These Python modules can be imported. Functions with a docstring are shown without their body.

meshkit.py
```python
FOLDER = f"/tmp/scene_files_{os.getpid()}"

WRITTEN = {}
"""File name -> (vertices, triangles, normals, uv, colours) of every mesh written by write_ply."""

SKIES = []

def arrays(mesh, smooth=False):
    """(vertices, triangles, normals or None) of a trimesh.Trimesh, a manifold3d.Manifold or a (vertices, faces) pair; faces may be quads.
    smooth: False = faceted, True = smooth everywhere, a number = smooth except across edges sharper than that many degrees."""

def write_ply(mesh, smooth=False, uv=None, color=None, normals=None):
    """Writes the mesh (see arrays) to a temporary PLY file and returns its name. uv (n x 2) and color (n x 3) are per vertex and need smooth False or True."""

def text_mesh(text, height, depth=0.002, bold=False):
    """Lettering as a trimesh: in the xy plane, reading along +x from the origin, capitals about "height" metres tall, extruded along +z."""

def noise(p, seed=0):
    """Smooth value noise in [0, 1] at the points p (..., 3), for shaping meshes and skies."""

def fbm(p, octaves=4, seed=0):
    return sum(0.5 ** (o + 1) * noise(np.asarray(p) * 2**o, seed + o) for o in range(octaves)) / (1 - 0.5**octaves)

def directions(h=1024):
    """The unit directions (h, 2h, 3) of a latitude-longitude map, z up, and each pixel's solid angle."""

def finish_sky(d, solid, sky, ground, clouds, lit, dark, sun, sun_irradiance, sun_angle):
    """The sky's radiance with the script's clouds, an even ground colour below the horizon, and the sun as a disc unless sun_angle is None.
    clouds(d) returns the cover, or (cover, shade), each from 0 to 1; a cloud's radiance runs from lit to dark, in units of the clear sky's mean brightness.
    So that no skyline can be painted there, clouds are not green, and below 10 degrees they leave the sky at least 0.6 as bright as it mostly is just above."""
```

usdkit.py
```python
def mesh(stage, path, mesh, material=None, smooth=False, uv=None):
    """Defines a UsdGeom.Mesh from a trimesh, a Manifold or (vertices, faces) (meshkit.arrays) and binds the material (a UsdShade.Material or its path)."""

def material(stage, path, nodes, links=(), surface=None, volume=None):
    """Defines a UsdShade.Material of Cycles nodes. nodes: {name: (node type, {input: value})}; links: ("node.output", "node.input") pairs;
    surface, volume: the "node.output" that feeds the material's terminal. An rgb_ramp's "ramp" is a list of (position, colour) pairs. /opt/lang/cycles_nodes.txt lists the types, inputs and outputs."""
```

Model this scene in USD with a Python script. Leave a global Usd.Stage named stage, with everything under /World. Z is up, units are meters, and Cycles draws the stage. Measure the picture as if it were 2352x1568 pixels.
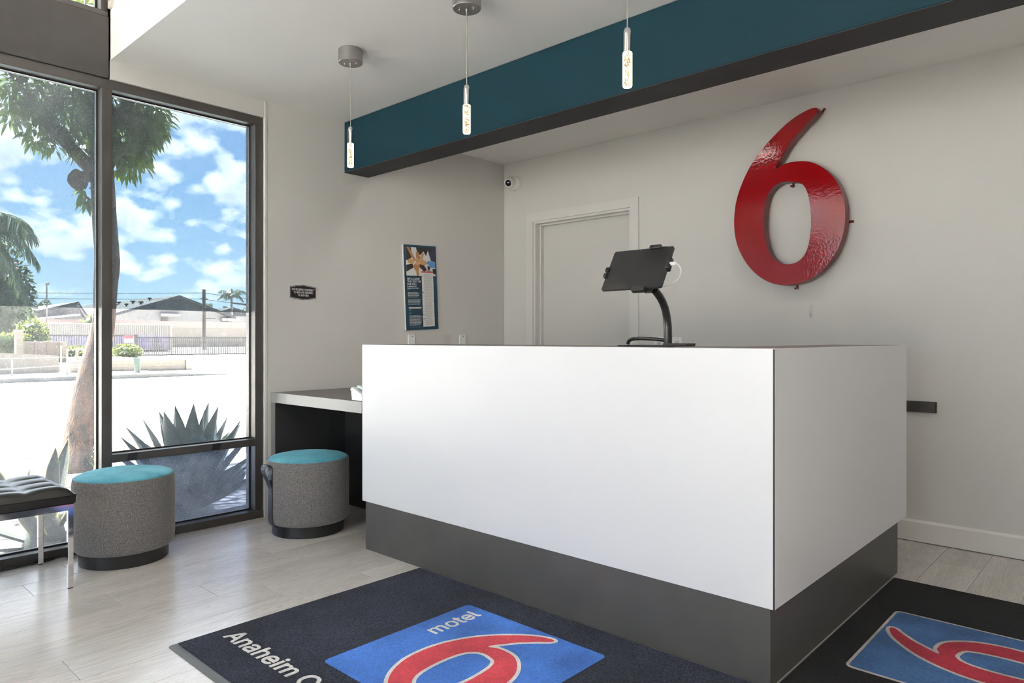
import math, numpy as np, trimesh, manifold3d as m3, usdkit, meshkit
from pxr import Usd, UsdGeom, UsdLux, UsdShade, Gf, Sdf
from shapely.geometry import Polygon, box as sbox, LineString
from shapely import affinity

stage = Usd.Stage.CreateInMemory()
UsdGeom.SetStageUpAxis(stage, 'Z')
UsdGeom.Xform.Define(stage, '/World')
UsdGeom.Scope.Define(stage, '/World/Looks')

# ------------------------------------------------------------------ camera
FPX, YAW, H = 1597.98, 42.69, 1.10
cam = UsdGeom.Camera.Define(stage, '/World/camera')
cam.AddTranslateOp().Set((0, 0, H))
cam.AddRotateXYZOp().Set((90, 0, YAW))
cam.CreateHorizontalApertureAttr(36.0)
cam.CreateFocalLengthAttr(FPX / 2352 * 36.0)
cam.CreateVerticalApertureOffsetAttr(-6.5 / 2352 * 36.0)
cam.CreateClippingRangeAttr((0.05, 2000.0))
cam.CreateExposureAttr(0.22)

# ------------------------------------------------------------------ sky, sun
SUN_EL, SUN_AZ = 62.0, 22.0                      # azimuth turned from -x towards -y
el, az = math.radians(SUN_EL), math.radians(SUN_AZ)
SUN = np.array([-math.cos(el) * math.cos(az), -math.cos(el) * math.sin(az), math.sin(el)])
sun = UsdLux.DistantLight.Define(stage, '/World/sun')
sun.CreateIntensityAttr(24.0)
sun.CreateNormalizeAttr(True)
sun.CreateAngleAttr(0.53)
sun.CreateColorAttr(Gf.Vec3f(1.0, 0.95, 0.87))
mz = np.eye(4)
zax = SUN; xax = np.cross([0, 1, 0], zax); xax /= np.linalg.norm(xax); yax = np.cross(zax, xax)
mz[0, :3], mz[1, :3], mz[2, :3] = xax, yax, zax
UsdGeom.Xformable(sun).AddTransformOp().Set(Gf.Matrix4d(mz.tolist()))
dome = UsdLux.DomeLight.Define(stage, '/World/sky')
dome.CreateIntensityAttr(1.0)
LAMP = 10.5                                        # strength of the unseen ceiling panels out of the frame
PENDANT = 1.6
sky_mat = usdkit.material(stage, '/World/Looks/sky', {
    "tc": ("texture_coordinate", {}),
    "s": ("separate_xyz", {}),
    "zc": ("math", {"math_type": "maximum", "value2": 0.0}),
    "mp": ("mapping", {"mapping_type": "point", "location": (3.1, 7.7, 0.35), "scale": (12.0, 12.0, 21.0)}),
    "n": ("noise_texture", {"scale": 0.85, "detail": 9.0, "roughness": 0.56}),
    "vo": ("voronoi_texture", {"feature": "smooth_f1", "scale": 2.6, "smoothness": .35}), "vs": ("math", {"math_type": "multiply", "value2": -.20}), "vn": ("math", {"math_type": "add"}), "vb": ("math", {"math_type": "add", "value2": .112}),
    "cov": ("rgb_ramp", {"ramp": [(0.0, (0, 0, 0)), (0.472, (0, 0, 0)), (0.515, (0.38, 0.38, 0.38)), (0.56, (.82, .82, .82)), (0.62, (1, 1, 1)), (1, (1, 1, 1))]}),
    "mq": ("mapping", {"mapping_type": "point", "location": (3.1, 7.7, 0.62), "scale": (12.0, 12.0, 21.0)}),
    "n2": ("noise_texture", {"scale": 0.85, "detail": 6.0, "roughness": 0.55}),
    "ccol": ("rgb_ramp", {"ramp": [(0.0, (4.0, 4.0, 4.0)), (0.48, (4.0, 4.0, 4.0)), (0.60, (3.0, 3.1, 3.25)), (0.72, (2.3, 2.45, 2.65)), (1, (2.3, 2.45, 2.65))]}),
    "blue": ("rgb_ramp", {"ramp": [(0.0, (2.6, 2.9, 3.1)), (0.05, (1.9, 2.5, 3.0)), (0.13, (1.25, 1.95, 2.75)), (0.25, (0.75, 1.42, 2.45)), (0.5, (0.45, 0.95, 1.9)), (1, (0.25, 0.6, 1.4))]}),
    "mix": ("mix_color", {"blend_type": "mix"}),
    "dot": ("vector_math", {"math_type": "dot_product", "vector2": tuple(SUN)}),
    "dm": ("math", {"math_type": "maximum", "value2": 0.0}),
    "pw": ("math", {"math_type": "power", "value2": 4.0}),
    "au": ("mix_color", {"blend_type": "add", "b": (2.6, 2.5, 2.3), "use_clamp": False}),
    "b": ("background_shader", {"strength": 1.0})},
    [("tc.generated", "s.vector"), ("s.z", "zc.value1"),
     ("tc.generated", "mp.vector"), ("tc.generated", "mq.vector"), ("mp.vector", "n.vector"), ("mq.vector", "n2.vector"),
     ("mp.vector", "vo.vector"), ("vo.distance", "vs.value1"), ("vs.value", "vn.value1"), ("n.fac", "vn.value2"), ("vn.value", "vb.value1"), ("vb.value", "cov.fac"), ("n2.fac", "ccol.fac"), ("zc.value", "blue.fac"),
     ("cov.color", "mix.fac"), ("blue.color", "mix.a"), ("ccol.color", "mix.b"),
     ("tc.generated", "dot.vector1"), ("dot.value", "dm.value1"), ("dm.value", "pw.value1"), ("pw.value", "au.fac"),
     ("mix.result", "au.a"), ("au.result", "b.color")], surface="b.background")
UsdShade.MaterialBindingAPI.Apply(dome.GetPrim()).Bind(sky_mat)

# ------------------------------------------------------------------ helpers
_count = {}
def numbered(parent, name):
    k = (parent, name)
    n = _count.get(k, 0); _count[k] = n + 1
    return name if n == 0 else f'{name}_{n:03d}'

def path_of(parent):
    return '/World' if parent is None else str(parent.GetPath())

def tag(prim, label=None, cat=None, group=None, kind=None):
    for k, v in (('label', label), ('category', cat), ('group', group), ('kind', kind)):
        if v: prim.SetCustomDataByKey(k, v)
    return prim

def obj(name, mesh, mat, parent=None, smooth=30, **kw):
    p = path_of(parent)
    m = usdkit.mesh(stage, f'{p}/{numbered(p, name)}', mesh, mat, smooth=smooth)
    return tag(m.GetPrim(), **kw)

def thing(name, label, cat, loc=(0, 0, 0), rz=0.0, group=None, kind=None):
    x = UsdGeom.Xform.Define(stage, f'/World/{numbered("/World", name)}')
    x.AddTranslateOp().Set(tuple(map(float, loc))); x.AddRotateZOp().Set(float(rz))
    return tag(x.GetPrim(), label, cat, group, kind)

def struct(name, label=None):
    return thing(name, label, None, kind='structure')

def dup(root, loc, rz, label):
    cd = root.GetCustomData()
    base = root.GetName()
    r = thing(base, label, cd['category'], loc, rz, cd.get('group'))
    r.GetReferences().AddInternalReference(root.GetPath())
    r.SetInstanceable(True)
    return r

def box(x0, x1, y0, y1, z0, z1, b=0.0):
    if b <= 0:
        m = trimesh.creation.box((x1 - x0, y1 - y0, z1 - z0))
        m.apply_translation(((x0 + x1) / 2, (y0 + y1) / 2, (z0 + z1) / 2)); return m
    b = min(b, (x1 - x0) / 2.01, (y1 - y0) / 2.01, (z1 - z0) / 2.01)
    P = []
    for X, sx in ((x0, 1), (x1, -1)):
        for Y, sy in ((y0, 1), (y1, -1)):
            for Z, sz in ((z0, 1), (z1, -1)):
                P += [(X + sx * b, Y + sy * b, Z), (X + sx * b, Y, Z + sz * b), (X, Y + sy * b, Z + sz * b)]
    return trimesh.convex.convex_hull(np.array(P))

def cat(*ms):
    return trimesh.util.concatenate([m for m in ms])

def lathe(profile, n=40):
    return trimesh.creation.revolve(np.array(profile, float), sections=n)

def cyl(p, q, r, n=16):
    return trimesh.creation.cylinder(radius=r, segment=(np.array(p, float), np.array(q, float)), sections=n)

def tube(pts, radii, n=10, caps=True):
    p = np.asarray(pts, float); r = np.broadcast_to(radii, (len(p),)).astype(float)
    t = np.gradient(p, axis=0); t /= np.linalg.norm(t, axis=1, keepdims=True) + 1e-12
    a = np.zeros_like(p); up = np.array([0, 0, 1.0]) if abs(t[0, 2]) < .9 else np.array([1.0, 0, 0])
    prev = np.cross(t[0], up)
    for i in range(len(p)):
        prev = prev - t[i] * np.dot(prev, t[i]); prev /= np.linalg.norm(prev) + 1e-12; a[i] = prev
    b = np.cross(t, a); ang = np.arange(n) * 2 * np.pi / n
    v = (p[:, None] + r[:, None, None] * (np.cos(ang)[None, :, None] * a[:, None] + np.sin(ang)[None, :, None] * b[:, None])).reshape(-1, 3)
    F = []
    for i in range(len(p) - 1):
        for j in range(n):
            k = (j + 1) % n
            F += [(i * n + j, i * n + k, (i + 1) * n + k), (i * n + j, (i + 1) * n + k, (i + 1) * n + j)]
    if caps:
        v = np.vstack([v, p[:1], p[-1:]]); c0, c1 = len(v) - 2, len(v) - 1
        for j in range(n):
            k = (j + 1) % n
            F += [(c0, k, j), (c1, (len(p) - 1) * n + j, (len(p) - 1) * n + k)]
    return trimesh.Trimesh(v, np.array(F), process=False)

def curve(pts, n=24):
    from scipy.interpolate import CubicSpline
    p = np.asarray(pts, float); d = np.r_[0, np.cumsum(np.linalg.norm(np.diff(p, axis=0), axis=1))]
    return CubicSpline(d, p)(np.linspace(0, d[-1], n))

def prism(poly, h, z0=0.0):
    gs = [g for g in getattr(poly, 'geoms', [poly]) if g.area > 1e-9]
    m = cat(*[trimesh.creation.extrude_polygon(g, h, engine='earcut') for g in gs])
    m.apply_translation((0, 0, z0)); return m

def xf(mesh, M):
    m = mesh.copy(); m.apply_transform(M); return m

def frame(o, ex, ey, ez):
    M = np.eye(4); M[:3, 0], M[:3, 1], M[:3, 2], M[:3, 3] = ex, ey, ez, o; return M

def lin(*c):
    c = np.array(c, float) / 255
    return tuple(float(v) for v in np.where(c <= .04045, c / 12.92, ((c + .055) / 1.055) ** 2.4))

_mats = {}
def mat(name, col, rough=.5, metal=0.0, var=0.0, vscale=3.0, bump=0.0, bscale=60.0, spec=.5, coat=0.0, sheen=0.0):
    """A principled surface whose colour wanders a little (var) and whose relief is fine noise (bump)."""
    if name in _mats: return _mats[name]
    c = np.array(col)
    N = {"p": ("principled_bsdf", {"base_color": tuple(c), "roughness": rough, "metallic": metal, "specular_ior_level": spec, "coat_weight": coat, "sheen_weight": sheen})}
    L = []
    if var > 0:
        N["g"] = ("geometry", {}); N["n"] = ("noise_texture", {"scale": vscale, "detail": 5.0, "roughness": .6})
        N["r"] = ("rgb_ramp", {"ramp": [(0.25, tuple(c * (1 - var))), (0.75, tuple(np.minimum(c * (1 + var), .95)))]})
        L += [("g.position", "n.vector"), ("n.fac", "r.fac"), ("r.color", "p.base_color")]
    if bump > 0:
        N["g2"] = ("geometry", {}); N["bn"] = ("noise_texture", {"scale": bscale, "detail": 3.0})
        N["bp"] = ("bump", {"strength": bump, "distance": .01})
        L += [("g2.position", "bn.vector"), ("bn.fac", "bp.height"), ("bp.normal", "p.normal")]
    _mats[name] = usdkit.material(stage, f'/World/Looks/{name}', N, L, surface="p.BSDF")
    return _mats[name]

def emit(name, col, strength):
    return usdkit.material(stage, f'/World/Looks/{name}', {"e": ("emission", {"color": col, "strength": strength})}, [], surface="e.emission")

def glass_mat(name, tint, dirt, dscale=5.0, dirt_low=0.0):
    """A window pane: clear with a mirror share by fresnel, and a film of dust that scatters the daylight."""
    return usdkit.material(stage, f'/World/Looks/{name}', {
        "t": ("transparent_bsdf", {"color": tint}), "gl": ("glossy_bsdf", {"color": (1, 1, 1), "roughness": 0.0}),
        "fr": ("fresnel", {"IOR": 1.45}), "m1": ("mix_closure", {}),
        "tr": ("translucent_bsdf", {"color": (.85, .85, .85)}), "df": ("diffuse_bsdf", {"color": (.6, .6, .6)}), "dd": ("mix_closure", {"fac": .35}),
        "g": ("geometry", {}), "n": ("noise_texture", {"scale": dscale, "detail": 8.0, "roughness": .72}),
        "n2": ("noise_texture", {"scale": 160.0, "detail": 2.0}),
        "r": ("map_range", {"from_min": .35, "from_max": .75, "to_min": dirt * .35, "to_max": dirt * 1.6, "clamp": True}),
        "r2": ("map_range", {"from_min": .62, "from_max": .72, "to_min": 0.0, "to_max": dirt * 2.5, "clamp": True}),
        "ad": ("math", {"math_type": "add", "use_clamp": True}), "m2": ("mix_closure", {}),
        "sp": ("separate_xyz", {}), "lz": ("map_range", {"from_min": .0, "from_max": .5, "to_min": dirt_low, "to_max": 0.0, "clamp": True}),
        "ad2": ("math", {"math_type": "add", "use_clamp": True})},
        [("fr.fac", "m1.fac"), ("t.BSDF", "m1.closure1"), ("gl.BSDF", "m1.closure2"), ("tr.BSDF", "dd.closure1"), ("df.BSDF", "dd.closure2"),
         ("g.position", "n.vector"), ("g.position", "n2.vector"), ("n.fac", "r.value"), ("n2.fac", "r2.value"), ("r.result", "ad.value1"), ("r2.result", "ad.value2"),
         ("g.position", "sp.vector"), ("sp.z", "lz.value"), ("ad.value", "ad2.value1"), ("lz.result", "ad2.value2"),
         ("ad2.value", "m2.fac"), ("m1.closure", "m2.closure1"), ("dd.closure", "m2.closure2")], surface="m2.closure")

def leaf_mat(name, c, t, k=.45, rough=.4):
    return usdkit.material(stage, f'/World/Looks/{name}', {
        "p": ("principled_bsdf", {"base_color": c, "roughness": rough}), "t": ("translucent_bsdf", {"color": t}), "m": ("mix_closure", {"fac": k})},
        [("p.BSDF", "m.closure1"), ("t.BSDF", "m.closure2")], surface="m.closure")

rng = np.random.default_rng(6)

# ------------------------------------------------------------------ the room's measures
XL, YB, ZC, ZH = -4.0245, 4.267, 2.562, 3.55     # left wall, back wall, low ceiling, high ceiling
XR, YF, YS = 3.3, -3.6, 1.255                    # right wall, front wall, where the ceiling steps up
M_wall = mat('wall_paint', (.665, .645, .615), .62, var=.015, vscale=1.2, bump=.05, bscale=220)
M_ceil = mat('ceiling_paint', (.88, .86, .83), .8, var=.01, bump=.04, bscale=200)
M_trim = mat('trim_paint', (.71, .69, .66), .45, var=.01)
M_base = mat('baseboard_paint', (.74, .71, .67), .4, var=.01)
M_door = mat('door_paint', (.65, .63, .60), .42, var=.01)
M_frame = mat('bronze_frame', (.055, .050, .047), .42, var=.12, vscale=9)
M_panel = mat('dark_panel', (.046, .043, .042), .75, var=.08, vscale=14)
M_gasket = mat('black_gasket', (.012, .011, .010), .6)
G_clear = glass_mat('pane_glass', (.965, .975, .97), .018, dirt_low=.03)
G_dusty = glass_mat('low_pane_glass', (.60, .67, .80), .06, dirt_low=.05)
G_left = glass_mat('left_pane_glass', (.965, .975, .97), .05, 3.5, dirt_low=.025)
G_film = glass_mat('tint_film', (.52, .565, .59), .015, 3.0)
G_frontglass = glass_mat('unseen_front_glass', (.95, .96, .96), .004)

# ---- floor: planks run along y, joints 1 mm
plank_nodes = {
    "g": ("geometry", {}), "oi": ("object_info", {}), "of": ("math", {"math_type": "multiply", "value2": 37.0}), "cx": ("combine_xyz", {}),
    "av": ("vector_math", {"math_type": "add"}), "mp": ("mapping", {"scale": (9.0, 0.9, 1.0)}), "n": ("noise_texture", {"scale": 1.0, "detail": 4.0, "roughness": .55, "distortion": 1.2}),
    "ml": ("math", {"math_type": "multiply", "value2": 95.0}), "sn": ("math", {"math_type": "sine"}), "s01": ("map_range", {"from_min": -1.0, "from_max": 1.0, "to_min": 0.0, "to_max": 1.0}),
    "mf": ("mapping", {"scale": (210.0, 6.0, 1.0)}), "nf": ("noise_texture", {"scale": 1.0, "detail": 3.0}),
    "mb": ("mapping", {"scale": (5.0, 0.8, 1.0)}), "nb": ("noise_texture", {"scale": 1.0, "detail": 3.0, "roughness": .6}),
    "c1": ("rgb_ramp", {"ramp": [(0.25, (.58, .535, .49)), (0.5, (.71, .67, .625)), (0.75, (.77, .735, .695))]}),
    "m1": ("mix_color", {"blend_type": "multiply", "fac": .17}), "m2": ("mix_color", {"blend_type": "multiply", "fac": .22}),
    "rt": ("map_range", {"from_min": 0.0, "from_max": 1.0, "to_min": .86, "to_max": 1.06}), "hsv": ("hsv", {}),
    "bp": ("bump", {"strength": .12, "distance": .002}),
    "p": ("principled_bsdf", {"roughness": .25, "specular_ior_level": .7})}
M_plank = usdkit.material(stage, '/World/Looks/plank', plank_nodes,
    [("oi.random", "of.value1"), ("of.value", "cx.x"), ("of.value", "cx.y"), ("g.position", "av.vector1"), ("cx.vector", "av.vector2"),
     ("av.vector", "mp.vector"), ("mp.vector", "n.vector"), ("n.fac", "ml.value1"), ("ml.value", "sn.value1"), ("sn.value", "s01.value"),
     ("av.vector", "mf.vector"), ("mf.vector", "nf.vector"), ("av.vector", "mb.vector"), ("mb.vector", "nb.vector"), ("nb.fac", "c1.fac"),
     ("c1.color", "m1.a"), ("s01.result", "m1.b"), ("m1.result", "m2.a"), ("nf.color", "m2.b"),
     ("oi.random", "rt.value"), ("rt.result", "hsv.value"), ("m2.result", "hsv.color"), ("hsv.color", "p.base_color"),
     ("nf.fac", "bp.height"), ("bp.normal", "p.normal")], surface="p.BSDF")
floor = struct('floor', 'pale grey wood plank floor of the lobby')
M_sub = mat('plank_joint', (.10, .09, .08), .8)
obj('underlay', box(XL - .12, XR, YF, YB + .25, -.06, -.004), M_sub, floor)
W, LEN = .1945, 1.22
joint = {11: .705, 12: 1.532, 13: 1.334}
rest = []
for k in range(-20, 19):
    xa, xb = -.601 - W * k, -.601 - W * (k - 1)
    if xb < XL + .01 or xa > XR: continue
    xa = max(xa, XL - .02)
    off = joint.get(k, float(rng.uniform(0, LEN)))
    y = off - math.ceil((off - YF) / LEN) * LEN
    while y < YB:
        y0, y1 = max(y, YF), min(y + LEN, YB)
        if y1 - y0 > .02:
            m = box(xa + .0006, xb - .0006, y0 + .0006, y1 - .0006, -.004, float(rng.uniform(-.0002, .0002)), .0008)
            if xb < .3 and y1 > .3: obj('plank', m, M_plank, floor, smooth=False)
            else: rest.append(m)
        y += LEN
obj('planking', cat(*rest), M_plank, floor, smooth=False, kind='stuff')

# ---- left wall (window wall)
T = .16
wl = struct('wall_left', 'light grey painted wall with the tall windows')
obj('wall_panel', box(XL - T, XL, 2.118, YB + .2, 0, ZC + .3), M_wall, wl)
obj('head_strip', box(XL - T, XL, YS, 2.118, 2.462, ZC + .3), M_wall, wl)
obj('corner_bead', box(XL - .03, XL + .003, 2.116, 2.131, 0, ZC - .001, .002), M_trim, wl)
obj('upper_strip', box(XL - T, XL, YF, YS, 3.45, ZH + .2), M_wall, wl)
obj('dark_panel', box(XL - T, XL - .004, YF, 1.249, 2.464, 2.787, .002), M_panel, wl, label='dark grey panel between the window and the transom')
XF0, XF1, XG = -4.16, -4.04, -4.112                # window frame depth, glass plane

def bay(n, y0, y1, z0, z1, label, pane=G_clear, mull=.05, film=None, rail=None, head=.052, sill=.046, left=True, right=True):
    """One glazed bay: frame members, panes with gaskets, film."""
    w = struct(f'window_{n}', label)
    obj('frame_head', box(XF0, XF1, y0, y1, z1 - head, z1, .002), M_frame, w)
    obj('frame_sill', box(XF0, XF1 + .006, y0, y1, z0, z0 + sill, .003), M_frame, w)
    a, b = y0, y1
    if left:
        obj('frame_jamb', box(XF0, XF1, y0, y0 + mull, z0 + sill, z1 - head, .002), M_frame, w); a += mull
    if right:
        obj('frame_jamb', box(XF0, XF1, y1 - mull, y1, z0 + sill, z1 - head, .002), M_frame, w); b -= mull
    zs = [(z0 + sill, z1 - head)]
    if rail:
        obj('frame_rail', box(XF0, XF1 + .002, a, b, rail[0], rail[1], .002), M_frame, w)
        zs = [(z0 + sill, rail[0]), (rail[1], z1 - head)]
    for i, (c, d) in enumerate(zs):
        g = G_dusty if (rail and i == 0) else pane
        p = obj('pane', box(XG - .003, XG + .003, a, b, c, d), g, w, smooth=False)
        gk = cat(box(XG + .003, XG + .009, a, a + .007, c, d), box(XG + .003, XG + .009, b - .007, b, c, d),
                 box(XG + .003, XG + .009, a + .007, b - .007, c, c + .007), box(XG + .003, XG + .009, a + .007, b - .007, d - .007, d))
        obj('gasket', gk, M_gasket, p)
        if film and film < d:
            obj('tint_film', box(XG + .0035, XG + .0045, a + .008, b - .008, film, d - .008), G_film, p, smooth=False)
    return w, a, b
w1, _, _ = bay(1, 1.218, 2.113, 0, 2.464, 'right window bay with sky, a dark rail and a low pane', film=1.26, rail=(.445, .487))
bay(2, -.10, 1.218, 0, 2.464, 'tall left window pane beside the tufted bench', pane=G_left, film=1.26, right=False, left=False)
bay(3, -1.50, -.10, 0, 2.464, 'tall window pane beyond the left edge', film=1.26, left=False)
bay(4, YF, -1.50, 0, 2.464, 'tall window pane near the front of the lobby', film=1.26)
bay(5, -.30, 1.249, 2.787, 3.45, 'transom window above the dark panel', head=.045, sill=.03, mull=.035)
bay(6, -2.0, -.30, 2.787, 3.45, 'transom window beyond the left edge', head=.045, sill=.03, mull=.035)
M_tape = mat('black_tape', (.014, .013, .014), .35)
for yy in (1.365, 1.822):
    tp = prism(Polygon([(-.026, -.02), (.02, -.018), (.03, .018), (-.02, .02)]), .0015)
    obj('tape_patch', xf(tp, frame((XF1 + .0022, yy, .466), (0, 1, 0), (0, 0, 1), (1, 0, 0))), M_tape, w1, label='black tape on the window rail')

# ---- back wall with door
wb = struct('wall_back', 'light grey back wall behind the desk')
DX0, DX1, DZ = -3.697, -2.767, 2.046
obj('wall_panel', box(XL - T, DX0, YB, YB + .2, 0, ZC + .3), M_wall, wb)
obj('wall_panel', box(DX1, XR + .1, YB, YB + .2, 0, ZC + .3), M_wall, wb)
obj('wall_panel', box(DX0, DX1, YB, YB + .2, DZ, ZC + .3), M_wall, wb)
dr = struct('door_1', 'flush painted door in the back wall behind the desk')
c = .066
cas = Polygon([(DX0 - c, 0), (DX0 - c, DZ + c), (DX1 + c, DZ + c), (DX1 + c, 0), (DX1, 0), (DX1, DZ), (DX0, DZ), (DX0, 0)])
obj('casing', xf(prism(cas, .014), frame((0, YB, 0), (1, 0, 0), (0, 0, 1), (0, -1, 0))), M_trim, dr)
obj('jamb', cat(box(DX0, DX0 + .018, YB, YB + .2, 0, DZ), box(DX1 - .018, DX1, YB, YB + .2, 0, DZ), box(DX0 + .018, DX1 - .018, YB, YB + .2, DZ - .018, DZ)), M_trim, dr)
obj('stop', cat(box(DX0 + .018, DX0 + .03, YB + .055, YB + .09, 0, DZ - .018), box(DX1 - .03, DX1 - .018, YB + .055, YB + .09, 0, DZ - .018), box(DX0 + .03, DX1 - .03, YB + .055, YB + .09, DZ - .03, DZ - .018)), M_trim, dr)
obj('leaf', box(DX0 + .021, DX1 - .021, YB + .091, YB + .135, .008, DZ - .021, .002), M_door, dr)
kb = lathe([(0, 0), (.03, 0), (.03, .006), (.011, .012), (.011, .04), (.025, .05), (.027, .062), (.018, .074), (0, .076)])
obj('handle', xf(kb, frame((DX1 - .09, YB + .091, .95), (1, 0, 0), (0, 0, 1), (0, -1, 0))), mat('brushed_nickel', (.55, .53, .5), .3, 1.0), dr)
bb = struct('baseboard_back', 'white baseboard along the back wall')
prof = Polygon([(0, .004), (.014, .004), (.014, .106), (.004, .118), (0, .118)])
obj('board', xf(prism(prof, XR - DX1 - c), frame((DX1 + c, YB, 0), (0, -1, 0), (0, 0, 1), (1, 0, 0))), M_base, bb)
obj('board', xf(prism(prof, DX0 - c - XL), frame((XL, YB, 0), (0, -1, 0), (0, 0, 1), (1, 0, 0))), M_base, bb)

# ---- other walls, ceilings
struct_wr = struct('wall_right', 'light grey wall on the right side of the lobby')
obj('wall_panel', box(XR, XR + .15, YF, YB + .2, 0, ZH + .2), M_wall, struct_wr)
wf = struct('wall_front', 'unseen front wall with glazing that lets daylight reach the desk')
fx = [(-3.9, -1.9), (-1.8, .2)]  # unseen glazing behind the camera, placed to light the desk front
obj('wall_panel', cat(box(XL - T, XR + .15, YF - .15, YF, 2.85, ZH + .2), box(XL - T, XR + .15, YF - .15, YF, 0, .12)), M_wall, wf)
obj('wall_panel', box(.3, XR + .15, YF - .15, YF, .12, 2.85), M_wall, wf)
obj('mullion', cat(*[box(a, b, YF - .15, YF, .12, 2.85) for a, b in ((XL - T, -3.9), (-1.9, -1.8), (.2, .3))]), M_frame, wf)
for a, b in fx:
    obj('pane', box(a, b, YF - .08, YF - .074, .12, 2.85), G_frontglass, wf, smooth=False)
cl = struct('ceiling', 'white painted ceiling, low over the desk and stepped up towards the windows')
obj('low_ceiling', box(XL - T, XR + .15, YS, YB + .2, ZC, ZC + .09), M_ceil, cl)
obj('step_face', box(XL - T, XR + .15, YS, YS + .09, ZC + .09, ZH + .2), M_ceil, cl)
obj('high_ceiling', box(XL - T, XR + .15, YF - .15, YS, ZH, ZH + .2), M_ceil, cl)

# ---- unseen ceiling panels, out of view, placed to light the desk and walls
M_led = emit('unseen_led_diffuser', (1.0, .955, .90), LAMP)
M_white = mat('white_metal', (.8, .8, .79), .4)
def unseen_led_panel(x, y, z, w, d, label, m=M_led):
    t = thing('ceiling_light', label, 'ceiling light', (x, y, z), 0, 'unseen ceiling lights')
    obj('frame', cat(box(-w / 2, w / 2, -d / 2, -d / 2 + .02, -.035, 0), box(-w / 2, w / 2, d / 2 - .02, d / 2, -.035, 0), box(-w / 2, -w / 2 + .02, -d / 2 + .02, d / 2 - .02, -.035, 0), box(w / 2 - .02, w / 2, -d / 2 + .02, d / 2 - .02, -.035, 0)), M_white, t)
    obj('diffuser', box(-w / 2 + .02, w / 2 - .02, -d / 2 + .02, d / 2 - .02, -.028, -.012), m, t)
for x, y, w_ in ((-2.1, -.9, 'nearest the windows'), (1.3, -.5, 'over the middle of the lobby'), (1.9, .7, 'nearest the side mat'), (2.5, -1.0, 'nearest the right wall')):
    unseen_led_panel(x, y, ZH, 1.2, .6, 'unseen flat white ceiling light panel ' + w_)
for x, w_ in ((-2.7, 'in front of the back door'), (-.9, 'in front of the red number')):
    unseen_led_panel(x, 3.08, ZC, 1.2, .16, 'unseen slim ceiling light behind the teal beam ' + w_, M_led)  # out of view behind the beam, placed to light the back wall

# ---- teal beam
M_teal = mat('teal_paint', lin(10, 46, 58), .55, var=.03, vscale=2, spec=.22)
M_soffit = mat('beam_soffit_paint', lin(50, 49, 52), .65, var=.04, vscale=4, spec=.25)
BY0, BY1, BZ = 2.689, 2.885, 2.221
beam = thing('ceiling_beam', 'dark teal painted ceiling beam running above the desk', 'beam')
obj('body', box(XL + .001, XR - .001, BY0, BY1, BZ + .004, ZC - .001, .003), M_teal, beam)
obj('underside', box(XL + .001, XR - .001, BY0 + .001, BY1 - .001, BZ, BZ + .004), M_soffit, beam, label='dark grey underside')

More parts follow.
